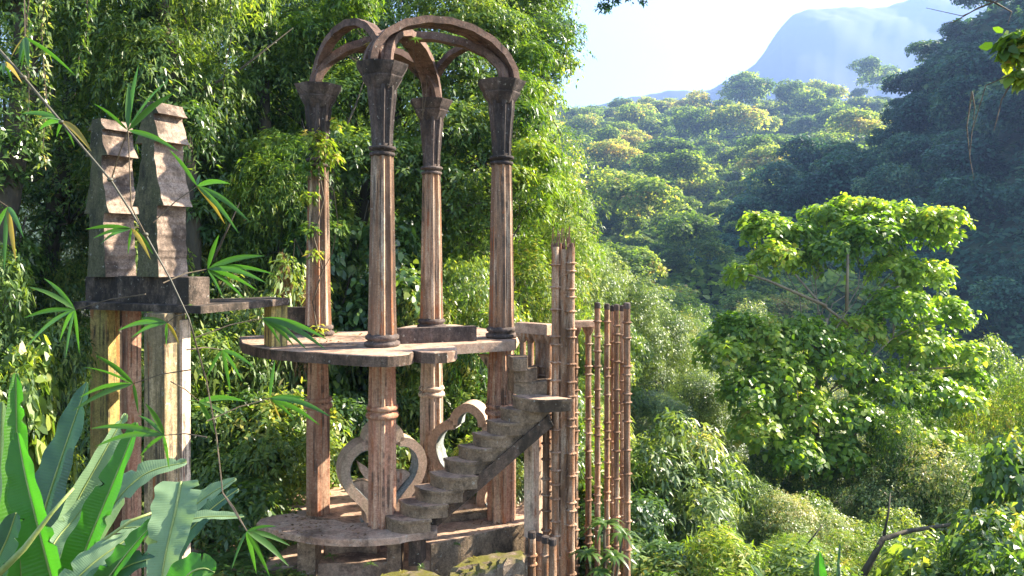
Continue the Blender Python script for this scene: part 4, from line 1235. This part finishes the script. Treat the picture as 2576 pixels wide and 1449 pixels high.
vine_trunk(835, 800, 16.5, .16, "dark trunk hung with long leaves just behind the left column", 6, 300)

# ---- broad-leaved lime tree on the right
lime = [(1930, 590, 27, 1.0), (2010, 600, 27, .9), (2080, 560, 27.5, 1.0), (2150, 540, 28, .9), (2240, 560, 27, 1.0), (2320, 570, 27, 1.0), (2370, 560, 26, .8), (2190, 600, 26, 1.1), (2090, 640, 26, .9),
        (1950, 650, 26, .8), (1860, 690, 25.5, .5), (2020, 665, 26.5, .55), (2250, 680, 26, .9), (2330, 700, 26, .9), (2260, 780, 25, 1.0), (2380, 800, 26, .9), (2150, 840, 25, .9),
        (1850, 830, 24.5, .8), (1930, 850, 24.5, 1.0), (1830, 890, 24, .9), (2020, 860, 24.5, 1.1), (2310, 880, 25, 1.0), (2410, 900, 25.5, .8), (2110, 925, 24, 1.0), (1960, 950, 23.5, 1.0), (2240, 980, 24, .9), (2350, 1000, 24, .9), (2020, 1040, 23, 1.0), (2150, 1060, 23, .9), (1880, 990, 23, .9), (1900, 1080, 22.5, .8), (2000, 1150, 22, .8), (2110, 1150, 22.5, .8), (2260, 1090, 23, .9), (2340, 1110, 23, .8), (2440, 960, 25, .6), (2420, 1010, 24, .6), (2180, 560, 27, .5), (1890, 560, 27, .45), (2385, 600, 26, .4), (1790, 860, 24, .4), (2200, 520, 27, .35), (2130, 510, 27, .4)]
def lime_extra(mb):
    for us in ([(2010, 1300), (2003, 1100), (2015, 960), (2080, 800)], [(2140, 1150), (2150, 1000), (2190, 860), (2260, 720)], [(2180, 850), (2060, 760), (2000, 690)], [(2130, 780), (2133, 640)], [(2080, 770), (1930, 705), (1880, 690)], [(2150, 960), (2300, 930), (2390, 925)]):
        n = len(us); mb.tube([P(u, v, 24.6 + .25 * i) for i, (u, v) in enumerate(us)], [.16 - .035 * i if us[0][1] > 1000 else .055 - .012 * i for i in range(n)], 6)
pb = P(2010, 1500, 24); pb.z = gz(pb.x, pb.y)
custom_tree("broad_leaved_tree", pb, P(2080, 800, 24.8), .22, lime, 'lime', 40000, 'leaf_lime', 41, "big lime-green tree with large heart-shaped leaves standing before the dark slope", flat=.72, nl=16, bark='barklight', inner=.6, extra=lime_extra)
M_ = bpy.data.objects
# bare bent branch lower right
mb = MB(); pts = [P(2130, 1520, 12.6), P(2180, 1430, 12.7), P(2222, 1355, 12.9), P(2290, 1335, 13.2), P(2400, 1318, 13.6), P(2480, 1300, 14)]
mb.tube(pts, [.07, .06, .05, .04, .03, .015], 7); mb.tube([pts[2], P(2235, 1290, 13.1), P(2240, 1240, 13.3)], [.025, .018, .008], 5)
mb.tube([P(1990, 1430, 13), P(2030, 1370, 13), P(2070, 1320, 13)], [.02, .016, .008], 5)
tag(mb.build("bare_branch", M['bark'], None, smooth=True), "dark bent bare branch rising from the bottom edge at lower right", "branch")

# small sprays at the frame's top and right
def spray(name, pts, r, leaves, style, mat, n, seed, label, cat="branch"):
    rg = np.random.default_rng(seed); e = empty(name, pts[0][0]); tag(e, label, cat)
    mb = MB()
    for line in pts: mb.tube(line, [r * (1 - .8 * i / (len(line) - 1)) for i in range(len(line))], 5)
    mb.build("twig", M['twig'], e)
    if n:
        k, L, W, dr, li, wd = LEAF[style]
        pos, nrm, tone = sprigs_for(leaves, n // k, rg, .8, .1); s = .45
        V, Fc, tn = leaf_cloud(pos, nrm, tone + .1, k, L * s, W * s, rg, dr, li, wd)
        mk("leaves", V, Fc, M[mat], e, attr=tn)
    return e
def q(u, v, D): 
    p = P(u, v, D); return p
cl = lambda L_: [(*q(u, v, D), r) for u, v, D, r in L_]
spray("hanging_branch", [[Vector((1.9, 9.2, 9)), q(1560, -120, 9), q(1550, -40, 9), q(1520, 30, 9)], [q(1550, -60, 9), q(1600, -10, 9), q(1630, 8, 9)]], .015, cl([(1520, 20, 9, .09), (1540, 0, 9, .10), (1570, -10, 9, .10), (1620, 0, 9, .07), (1515, 38, 9, .04), (1590, -30, 9, .12)]), 'tiny', 'leaf_hill2', 900, 51, "leafy branch tip hanging into the sky at the top centre")
spray("yellow_leafed_branch", [[Vector((9.5, 8.0, 3.2)), Vector((7.2, 7.4, 2.5)), q(2620, 120, 7), q(2560, 180, 7), q(2480, 215, 7), q(2445, 330, 7), q(2440, 390, 7)], [q(2560, 180, 7), q(2520, 250, 7), q(2500, 330, 7)]], .012, cl([(2540, 110, 7, .08), (2560, 130, 7, .10), (2575, 190, 7, .08), (2585, 100, 7, .09)]), 'broad', 'leaf_yel', 420, 52, "branch with small yellow leaves reaching in from the right edge near the top")
spray("bare_twig", [[q(2445, 230, 6.5), q(2432, 320, 6.5), q(2440, 400, 6.5), q(2450, 450, 6.5)], [q(2445, 230, 6.5), q(2452, 270, 6.5), q(2447, 320, 6.5)]], .007, [], 'tiny', 'twig', 0, 53, "thin bare twig hanging down against the dark slope at right")
spray("bare_twig", [[Vector((9.5, 8.0, 3.8)), Vector((7.4, 7.3, 3.2)), q(2650, -30, 7), q(2500, 5, 7), q(2420, 40, 7), q(2330, 20, 7)], [q(2500, 5, 7), q(2440, -10, 7), q(2340, -5, 7)], [q(2500, 5, 7), q(2545, 30, 7), q(2535, 60, 7)], [q(2500, 5, 7), q(2460, 20, 7), q(2400, 55, 7), q(2370, 62, 7)]], .010, [], 'tiny', 'twig', 0, 54, "bare dark twigs across the top right corner")

# vine on the left column
vp = [P(800, 842, 12.15), P(786, 760, 12.2), P(812, 680, 12.15), P(790, 600, 12.15), P(815, 500, 12.15), P(800, 420, 12.1), P(820, 370, 12.15), P(790, 340, 12.1)]
vi = empty("climbing_vine", vp[0]); tag(vi, "climbing vine with yellowing leaves wound round the left column", "vine")
mb = MB(); mb.tube(vp, .012, 5); mb.tube([vp[2], P(760, 640, 12.1), P(742, 600, 12), P(735, 690, 12)], .006, 4); mb.tube([vp[5], P(840, 480, 12.1), P(850, 560, 12.1)], .006, 4)
mb.tube([P(800, 700, 12.1), P(835, 640, 12.1), P(850, 560, 12.1)], .006, 4)
mb.build("stem", M['twig'], vi)
rg = np.random.default_rng(8)
cc = [(*P(u, v, D), r) for u, v, D, r in [(795, 352, 12.1, .17), (815, 390, 12.1, .16), (780, 430, 12.15, .16), (775, 500, 12.15, .14), (780, 580, 12.15, .12), (815, 365, 12.05, .12), (840, 400, 12.1, .12), (795, 640, 12.1, .08), (850, 320, 12.2, .09), (800, 830, 12.1, .07)]]
pos, nrm, tone = sprigs_for(cc, 230, rg, 1, .3); V, Fc, tn = leaf_cloud(pos, nrm, tone + .1, 3, .12, .05, rg, .6, .3)
mk("leaves", V, Fc, M['leaf_yel'], vi, attr=tn)

# air plants on the arches
def tuft(name, p, n, L, W, mat, seed, label, cat, up=.8, droop=.6, group=None):
    rg = np.random.default_rng(seed); V = []; Fs = []; al = []
    for i in range(n):
        a = rg.uniform(0, 6.28); d = Vector((math.cos(a), math.sin(a), up * rg.uniform(.3, 1.3))).normalized(); l = L * rg.uniform(.6, 1.1); s = Vector((-math.sin(a), math.cos(a), 0)); b = len(V)
        for k in range(6):
            t = k / 5; c_ = Vector(p) + d * l * t + Vector((0, 0, -droop * l * t * t)); w = W * .5 * (math.sin(min(1, t * .9 + .12) * math.pi) ** .7 + .02)
            V += [c_ - s * w, c_ + s * w]
        for k in range(5): Fs.append((b + 2 * k, b + 2 * k + 1, b + 2 * k + 3, b + 2 * k + 2))
    o = mk(name, V, Fs, M[mat], origin=p, smooth=True); tag(o, label, cat, group); return o
tuft("air_plant", P(1045, 100, 11.9), 26, .16, .012, 'strap', 1, "spiky air plant at the crossing of the arches", "air plant", 1)
tuft("air_plant", P(985, 190, 11.0) + Vector((0, -.1, .02)), 30, .15, .010, 'strap', 2, "grassy air plant on the front capital under the big arch", "air plant", 1.2)
tuft("air_plant", P(930, 112, 11.2), 16, .13, .025, 'bamboo_yel', 3, "yellowish fern-like plant where the small arch meets the big one", "air plant", 1.2)
tuft("air_plant", P(806, 205, 12.3), 18, .12, .01, 'strap', 4, "small grassy air plant on the left capital", "air plant", 1.3)
hg = MB(); rg = np.random.default_rng(9)
for u, v0, v1, D in [(960, 150, 215, 11.3), (1040, 120, 205, 12), (1075, 190, 300, 12.6), (1058, 195, 290, 12.4), (1268, 180, 212, 11.9), (1010, 20, -60, 11.6), (1300, 60, 110, 12), (990, 100, 40, 11.5)]:
    a = P(u, v0, D); b = P(u + rg.normal() * 8, v1, D); hg.tube([a, a.lerp(b, .5) + Vector((.02, 0, 0)), b], .004, 4)
tag(hg.build("hanging_stalks", M['twig']), "dry stalks and aerial roots dangling from the arches", "vine")
tuft("grass_tuft", P(1060, 1428, 9.75), 26, .14, .008, 'strap', 5, "grass tuft on the mossy rock", "grass", 1.6)
tuft("grass_tuft", P(1010, 1440, 9.7), 16, .10, .008, 'bamboo_yel', 6, "short yellow grass tuft on the left of the mossy rock", "grass", 1.6)

# dracaena at the foot of the poles
dr = empty("dracaena", P(1525, 1449, 10.6)); tag(dr, "long-leaved dracaena growing in front of the feet of the tall ringed poles", "plant")
mb = MB(); 
heads = [(1520, 1320, 10.5, .42), (1565, 1345, 10.7, .36), (1480, 1395, 10.4, .38), (1545, 1400, 10.3, .34), (1510, 1440, 10.2, .30)]
for u, v, D, L in heads: mb.tube([P(1525, 1500, 10.6) + Vector((0, 0, -1)), P((u + 1525) / 2, 1490, 10.5), P(u, v + 8, D)], [.03, .025, .018], 6)
mb.build("stem", M['twig'], dr)
for i, (u, v, D, L) in enumerate(heads):
    o = tuft("leaf_rosette", P(u, v, D), 24, L, .05, 'strap', 60 + i, None, None, .9, .75)
    o.parent = dr; o.location = Vector(OFF[o.name]) - OFF[dr.name]

# ---------------------------------------------------------------- banana plants and bamboo in the foreground
def blade(par, pts, width, face, mat, name="leaf", fold=.35, curl=.15, notch=0, seed=0, nseg=44, shape=.5, split=True):
    """pts: midrib control points; face: direction the upper side looks to"""
    rg = np.random.default_rng(seed)
    c_ = [Vector(p) for p in catmull([tuple(p) for p in pts], max(4, nseg // max(1, len(pts) - 1)))]
    n = len(c_); V = []; Fs = []; al = []
    cols_ = (-1, -.66, -.33, -.03, .03, .33, .66, 1)
    ph = rg.uniform(0, 6); tear = set((int(rg.integers(3, n - 2)), float(rg.choice([-1, 1]))) for _ in range(4))
    for i, p in enumerate(c_):
        t = i / (n - 1); T = (c_[min(i + 1, n - 1)] - c_[max(i - 1, 0)]).normalized()
        S = T.cross(Vector(face)).normalized(); N = S.cross(T).normalized()
        w = width * .5 * (max(.0, math.sin(math.pi * min(1, (t * (1 - .06) + .05)) ** shape)) ** .55)
        for cc_ in cols_:
            wob = .05 * math.sin(t * 19 + ph + cc_ * 2) * abs(cc_) + .03 * math.sin(t * 41 + cc_ * 5 + ph) * abs(cc_) * (2 if cc_ < 0 else 1)
            ww = w * (1 + .05 * math.sin(t * 33 + ph + cc_))
            if abs(cc_) == 1 and (i, cc_) in tear: ww *= .45
            if abs(cc_) > .6 and abs(cc_) < 1 and (i, cc_ / abs(cc_)) in tear: ww *= .8
            V.append(p + S * ww * cc_ * math.cos(fold * abs(cc_)) + N * (ww * abs(cc_) * math.sin(fold) * (1 - curl * abs(cc_)) + wob * width * .5 - (.004 if abs(cc_) < .1 else 0)))
    m = len(cols_)
    for i in range(n - 1):
        for k in range(m - 1):
            Fs.append((i * m + k, i * m + k + 1, (i + 1) * m + k + 1, (i + 1) * m + k)); al.append((i + .0) / (n - 1))
    o = mk(name, V, Fs, M[mat], par, smooth=True)
    a = o.data.attributes.new("along", 'FLOAT', 'POINT')
    a.data.foreach_set("value", np.repeat(np.linspace(0, 1, n), m).astype(np.float32))
    # midrib
    mb = MB(); mb.tube([p - Vector((0, 0, .0)) for p in c_], [width * .028 * (1 - .8 * i / (n - 1)) + .0015 for i in range(n)], 6)
    mb.build("midrib", M['midrib'], o, smooth=True)
    return o
M['midrib'] = plain("leaf_midrib", (.16, .22, .05), (.30, .34, .10), 8, .5, .1)
def bp(u, v, D=5.0): return P(u, v, D)
ban = empty("banana_plant", P(180, 1700, 5)); tag(ban, "clump of broad banana leaves filling the bottom left corner", "banana plant")
cam_dir = Vector((.3, -.95, .1)); right = Vector((.9, -.4, .2)); left = Vector((-.7, -.7, .1))
BL = [
 ([bp(60, 1560, 5), bp(48, 1300, 5), bp(42, 1100, 5.05), bp(40, 938, 5.1)], .26, (.45, -.9, .1), 'banana', .75, 1),
 ([bp(170, 1600, 4.6), bp(110, 1380, 4.6), bp(65, 1200, 4.65), bp(44, 1087, 4.7)], .30, (-.1, -1, .2), 'banana', .5, 2),
 ([bp(60, 1480, 5.4), bp(110, 1290, 5.4), bp(165, 1120, 5.5), bp(220, 962, 5.6)], .36, (-.25, -.95, .1), 'banana_dark', .25, 3),
 ([bp(100, 1500, 5.3), bp(180, 1290, 5.4), bp(255, 1150, 5.5), bp(316, 1040, 5.6)], .26, (.75, -.3, .6), 'banana_pale', .6, 4),
 ([bp(150, 1560, 4.7), bp(220, 1370, 4.8), bp(290, 1200, 4.9), bp(345, 1063, 5.0)], .26, (-.2, -.95, .1), 'banana', .45, 5),
 ([bp(190, 1440, 5.2), bp(270, 1290, 5.2), bp(360, 1195, 5.3), bp(470, 1162, 5.4)], .25, (-.1, -.75, .65), 'banana_pale', .3, 6),
 ([bp(455, 1212, 4.4), bp(440, 1290, 4.3), bp(415, 1400, 4.2), bp(390, 1560, 4.1)], .27, (.1, -.9, .45), 'banana_pale', .3, 7),
 ([bp(380, 1380, 4.9), bp(455, 1300, 4.95), bp(525, 1245, 5.0), bp(594, 1204, 5.05)], .17, (-.2, -.8, .6), 'banana_pale', .35, 8),
 ([bp(300, 1330, 4.8), bp(413, 1318, 4.8), bp(520, 1300, 4.85), bp(614, 1300, 4.9)], .13, (-.1, -.5, .85), 'banana_pale', .4, 9),
 ([bp(220, 1530, 4.3), bp(290, 1430, 4.3), bp(355, 1350, 4.35), bp(413, 1293, 4.4)], .17, (-.45, -.85, .25), 'banana', .5, 10),
 ([bp(-10, 1500, 5.6), bp(-8, 1300, 5.6), bp(0, 1150, 5.7), bp(6, 1010, 5.7)], .22, (.3, -.9, .3), 'banana_pale', .4, 11),
 ([bp(60, 1640, 4.5), bp(120, 1400, 4.9), bp(190, 1300, 5.1), bp(270, 1210, 5.2)], .20, (.2, -.8, .6), 'banana_pale', .5, 12),
 ([bp(150, 1500, 4.4), bp(230, 1420, 4.5), bp(300, 1370, 4.6), bp(360, 1330, 4.7)], .20, (-.1, -.8, .6), 'banana_pale', .4, 13),
 ([bp(430, 1530, 3.8), bp(470, 1450, 3.8), bp(510, 1430, 3.8), bp(540, 1440, 3.8)], .20, (0, -.8, .6), 'banana', .2, 14),
 ([bp(-60, 1560, 4.4), bp(-20, 1440, 4.4), bp(20, 1350, 4.4), bp(40, 1290, 4.4)], .24, (.2, -.9, .3), 'banana_dark', .4, 15),
 ([bp(120, 1600, 4.3), bp(240, 1480, 4.3), bp(330, 1420, 4.3), bp(420, 1400, 4.3)], .2, (.1, -.7, .7), 'banana_dark', .3, 16),
 ([bp(20, 1600, 5.8), bp(60, 1420, 5.9), bp(110, 1330, 6), bp(160, 1240, 6)], .3, (.3, -.8, .5), 'banana_dark', .3, 17),
 ([bp(380, 1500, 5.6), bp(440, 1380, 5.7), bp(520, 1290, 5.8), bp(600, 1230, 5.9)], .2, (.1, -.8, .6), 'banana_dark', .3, 18),
]
for pts, w, fc, mt, fo, sd in BL: blade(ban, pts, w, fc, mt, fold=fo, seed=sd)
mb = MB(); mb.tube([bp(-60, 1500, 4.3), bp(60, 1380, 4.3), bp(130, 1290, 4.35), bp(185, 1228, 4.4)], [.022, .018, .012, .008], 7)
mb.tube([bp(150, 1560, 4.6), bp(230, 1380, 4.6), bp(330, 1310, 4.6), bp(400, 1283, 4.7)], [.014, .012, .01, .006], 7)
for x in (60, 160, 300): mb.tube([P(180, 1800, 5), P(x, 1500, 5)], [.06, .03], 8)
mb.build("stalk", M['midrib'], ban, smooth=True)
b2 = empty("banana_plant", P(2070, 1600, 8)); tag(b2, "young banana plant with one upright bright green leaf at the bottom right centre", "banana plant")
blade(b2, [P(2072, 1600, 8), P(2066, 1500, 8), P(2060, 1440, 8), P(2060, 1389, 8)], .22, (.1, -1, .1), 'banana', fold=.35, seed=21)
blade(b2, [P(2110, 1600, 8.2), P(2104, 1480, 8.2), P(2106, 1420, 8.2), P(2112, 1368, 8.2)], .14, (.8, -.6, .1), 'banana_dark', fold=.5, seed=22)
blade(b2, [P(1950, 1560, 8), P(1925, 1480, 8), P(1905, 1440, 8), P(1888, 1420, 8)], .09, (.2, -.9, .4), 'banana_pale', fold=.5, seed=23)
mb = MB(); mb.tube([P(2072, 1800, 8), P(2072, 1600, 8)], [.05, .03], 7); mb.build("stalk", M['midrib'], b2)

bam = empty("bamboo", P(-60, 200, 2.4)); tag(bam, "arching bamboo cane with fans of narrow leaves across the left foreground", "bamboo")
def b(u, v, D=2.7): return P(u, v, D)
mb = MB()
mb.tube([b(-60, 60), b(60, 195), b(165, 320), b(280, 455), b(366, 590), b(430, 705), b(475, 800), b(490, 850)], [.0055, .005, .0045, .004, .0035, .003, .0025, .002], 7)
for u, v in ((60, 195), (155, 308), (277, 452), (366, 590)):
    p = b(u, v); mb.lathe(p - Vector((0, 0, .008)), [(.006, 0), (.011, .006), (.011, .01), (.006, .016)], rnd(8))
mb.build("cane", M['culm'], bam, smooth=True)
tw = MB()
nodes = {
 'A': (322, 328, [(349, 163), (324, 208), (431, 196), (440, 233), (235, 260), (449, 381)], 2.6, (280, 452)),
 'B': (157, 304, [(54, 286), (90, 300), (98, 327), (142, 345), (230, 381, 'y'), (188, 370)], 2.7, None),
 'C': (63, 93, [(54, 172), (72, 172), (190, 190), (27, 148, 'y'), (48, 165)], 2.7, (60, -60)),
 'D': (10, 158, [(32, 211), (57, 211, 'y'), (-20, 230), (8, 190)], 2.7, None),
 'E': (331, 575, [(215, 577), (235, 599), (252, 614), (322, 640), (379, 653, 'y'), (386, 640)], 2.7, (360, 580)),
 'F': (496, 468, [(426, 377), (579, 462), (505, 440), (627, 557), (601, 588), (566, 564, 'y')], 2.9, (385, 560)),
 'G': (522, 677, [(666, 644), (551, 590), (670, 712), (648, 731), (616, 753), (561, 749), (690, 690)], 2.9, (410, 712)),
 'H': (189, 779, [(70, 721), (110, 700), (61, 880), (150, 860), (165, 902), (200, 890), (60, 800)], 2.9, (366, 740)),
 'I': (335, 965, [(213, 923), (239, 893), (183, 1034), (348, 1041), (200, 1000)], 2.9, (480, 930)),
 'J': (413, 1095, [(228, 1078), (366, 1015), (348, 1045), (239, 1124), (352, 1148), (426, 1180)], 2.9, (520, 1100)),
 'K': (420, 812, [(296, 832), (330, 850), (418, 870), (450, 865, 'y'), (350, 800)], 2.8, (466, 790)),
 'L': (679, 1002, [(692, 906), (775, 1005), (833, 1049), (805, 1070), (707, 1059, 'y'), (740, 1055)], 2.9, (520, 1060)),
 'M': (660, 800, [(705, 864), (772, 880), (826, 856), (820, 880), (740, 870)], 2.9, (490, 850)),
 'N': (621, 1336, [(730, 1373), (727, 1425), (678, 1449), (645, 1443), (582, 1434), (696, 1324)], 2.5, (560, 1240)),
 'O': (20, 520, [(-30, 640), (40, 660, 'y'), (10, 690), (60, 600)], 2.8, (-60, 480)),
 'R': (500, 1010, [(470, 1010), (620, 1010), (590, 1060), (540, 1090)], 3.0, (430, 960)),
 'S': (560, 880, [(610, 960), (580, 990), (640, 925), (520, 950)], 3.0, (470, 880)),
}
rg = np.random.default_rng(14)
for kx, (u, v, tips, D, root) in nodes.items():
    c0 = b(u, v, D)
    if root: 
        a = b(root[0], root[1], 2.75); tw = MB(); tw.tube([a, a.lerp(c0, .5) + Vector((0, 0, .01)), c0], [.0028, .0022, .0016], 5); tw.build('twig', M['twig'], bam)
    cl_ = empty("leaf_fan", (0, 0, 0))
    C.objects.unlink(cl_); bpy.data.objects.remove(cl_)
    V = []; Fs = []; Vy = []; Fy = []
    for tp in tips:
        yel = len(tp) > 2
        e_ = b(tp[0], tp[1], D + rg.uniform(-.12, .12)); d = e_ - c0; L = d.length
        S = d.cross(Vector((rg.normal() * .35, -1, rg.normal() * .35))).normalized(); N = S.cross(d).normalized()
        W = max(.010, min(.021, L * .098)) * rg.uniform(.85, 1.1)
        VV, FF = (Vy, Fy) if yel else (V, Fs); bb = len(VV)
        for k in range(9):
            t = k / 8; w = W * .5 * (max(0, math.sin(math.pi * t ** .72)) ** .8) + .0004; cpt = c0 + d * t + Vector((0, 0, L * .07 * math.sin(math.pi * t)))
            VV += [cpt - S * w + N * w * .35, cpt, cpt + S * w + N * w * .35]
        for k in range(8):
            for j in (0, 1): FF.append((bb + 3 * k + j, bb + 3 * k + j + 1, bb + 3 * k + 4 + j, bb + 3 * k + 3 + j))
    if V: mk("leaf_fan", V, Fs, M['bamboo_leaf'], bam, smooth=True)
    if Vy:
        o = mk("leaf_fan", Vy, Fy, M['bamboo_yel'], bam, smooth=True); o["label"] = "yellowing bamboo leaf"
tw = MB(); tw.tube([b(480, 820, 2.7), b(520, 960, 2.8), b(545, 1100, 2.8), b(560, 1240, 2.7), b(621, 1336, 2.5)], [.003, .003, .0028, .0025, .002], 5)
tw.build('twig', M['twig'], bam); tw = MB(); tw.tube([b(366, 590), b(330, 520, 2.65), b(322, 328, 2.6)], [.003, .0025, .002], 5)
tw.build("twig", M['twig'], bam)

# leaf litter and small plants on the concrete
rgl = np.random.default_rng(33)
def litter(name, pts, n, L, mat, label):
    c_ = np.array([rgl.choice(len(pts)) for _ in range(n)]); base_ = np.array([tuple(p) for p in pts])[c_]
    pos = base_ + np.stack([rgl.normal(size=n) * .30, rgl.normal(size=n) * .22, np.full(n, .006)], 1)
    nrm = np.tile(np.array([0, 0, 1.0]), (n, 1))
    V, Fc, tn = leaf_cloud(pos, nrm, rgl.uniform(.2, .8, n), 1, L, L * .5, rgl, 0, 0)
    V[:, 2] = pts[0][2] + .006 + np.abs(rgl.normal(size=len(V))) * .008
    tag(mk(name, V, Fc, M[mat], attr=tn), label, "leaf litter", kind="stuff")
litter("leaf_litter", [Vector((-3.4, 11.6, ZS)), Vector((-2.7, 11.7, ZS)), Vector((-2.3, 12.3, ZS)), Vector((-1.3, 12, ZS)), Vector((-2.9, 11.2, ZS)), Vector((-.9, 12.2, ZS))], 170, .07, 'dry', "dry fallen leaves scattered on the upper slab")
litter("leaf_litter", [Vector((-3.0, 10.9, ZD)), Vector((-2.4, 10.75, ZD)), Vector((-2.9, 11.1, ZD))], 90, .06, 'dry', "dry fallen leaves on the petal-shaped slab")
litter("leaf_litter", [Vector((-.6, 11.9, ZF)), Vector((-.2, 12.1, ZF)), Vector((-1.0, 12.6, ZF))], 110, .06, 'dry', "dry fallen leaves on the floor behind the stair")
for i, (u, v, D, n_, L_, mt, lab) in enumerate([
    (845, 838, 12.7, 20, .16, 'strap', "small weed beside the left column's base"),
    (640, 868, 11.3, 14, .09, 'strap', "tiny weed at the slab's left tip"),
    (700, 868, 11.0, 10, .07, 'bamboo_leaf', "tiny weed at the foot of the small post"),
    (1297, 862, 11.7, 10, .08, 'strap', "tiny weed at the slab's right corner"),
    (480, 769, 9.5, 12, .08, 'strap', "tiny weed on the shelf in front of the pedestal"),
    (235, 692, 10.6, 14, .10, 'bamboo_leaf', "small weed on the left pedestal block"),
    (1150, 1370, 11.0, 16, .11, 'strap', "grass blades in the crack under the plinth"),
    (1250, 1392, 10.9, 16, .10, 'strap', "grass blades on the right of the mossy ledge"),
    (1190, 1405, 10.3, 18, .09, 'bamboo_yel', "yellow grass blades on the mossy ledge"),
    (830, 1400, 10.5, 18, .14, 'strap', "grass tuft in the shade beneath the petal slab"),
    (930, 1420, 10.0, 18, .13, 'strap', "grass tuft left of the mossy rock"),
    (700, 1425, 10.2, 20, .16, 'strap', "grass tuft on the dark terrace near the bottom edge")]):
    tuft("weed", P(u, v, D), n_, L_, .014, mt, 200 + i, lab, "weed", 1.1, .6)
for i, (u, v0, v1, D) in enumerate([(70, -100, 330, 14.6), (110, -100, 420, 15), (235, -80, 190, 15.5), (590, -60, 260, 16)]):
    a_ = P(u, v0, D); b_ = P(u + rgl.normal() * 14, v1, D); e = empty("hanging_vine", a_)
    pts = [a_.lerp(b_, t / 6) + Vector((.05 * math.sin(t * 1.7 + i), 0, 0)) for t in range(7)]
    mb = MB(); mb.tube(pts, [.016, .016, .014, .013, .012, .01, .006], 5); mb.build("stem", M['twig'], e)
    pos = np.array([tuple(pts[0].lerp(pts[-1], rgl.random())) for _ in range(130)]) + rgl.normal(size=(130, 3)) * .05
    V, Fc, tn = leaf_cloud(pos, unit(rgl.normal(size=(130, 3))), rgl.uniform(.1, .8, 130), 3, .12, .05, rgl, .6, .2)
    mk("leaves", V, Fc, M['leaf_pale' if i % 2 else 'leaf_deep'], e, attr=tn)
    tag(e, ["vine hanging among the far left trunks", "longer vine beside the far left trunk", "short vine above the smaller stele", "vine hanging midway between the steles and the left column"][i], "vine", "leafy vines hanging from the trees at left")

# ---------------------------------------------------------------- ground cover under the near trees
rgc = np.random.default_rng(21)
n = 5200
x = rgc.uniform(-16, 24, n); y = rgc.uniform(12.0, 46, n)
z = np.array([gz(a, c_) for a, c_ in zip(x, y)]) + rgc.uniform(0, .7, n)
pos = np.stack([x, y, z], 1); nrm = unit(np.stack([rgc.normal(size=n) * .4, rgc.normal(size=n) * .4, np.ones(n)], 1))
V, Fc, tn = leaf_cloud(pos, nrm, rgc.uniform(.1, .7, n), 7, .42, .16, rgc, .4, .4)
tag(mk("ground_cover", V, Fc, M['leaf_deep'], origin=(0, 12, -7), attr=tn), "low leafy undergrowth covering the forest floor", "undergrowth", kind="stuff")

# ---------------------------------------------------------------- haze
m, nt, out = new_mat("pale_air")
pv = nt.nodes.new("ShaderNodeVolumePrincipled")
pv.inputs['Color'].default_value = (.24, .37, .69, 1); pv.inputs['Density'].default_value = .00034; pv.inputs['Anisotropy'].default_value = .25
nt.links.new(pv.outputs[0], out.inputs['Volume'])
hz = MB(); hz.prism([(-2500, -700), (4500, -700), (4500, 4200), (-2500, 4200)], -60, 1150)
o = hz.build("haze", m, None, origin=(0, 0, -60)); tag(o, kind='stuff'); o["label"] = "pale blue morning haze filling the valley"; o["category"] = "haze"
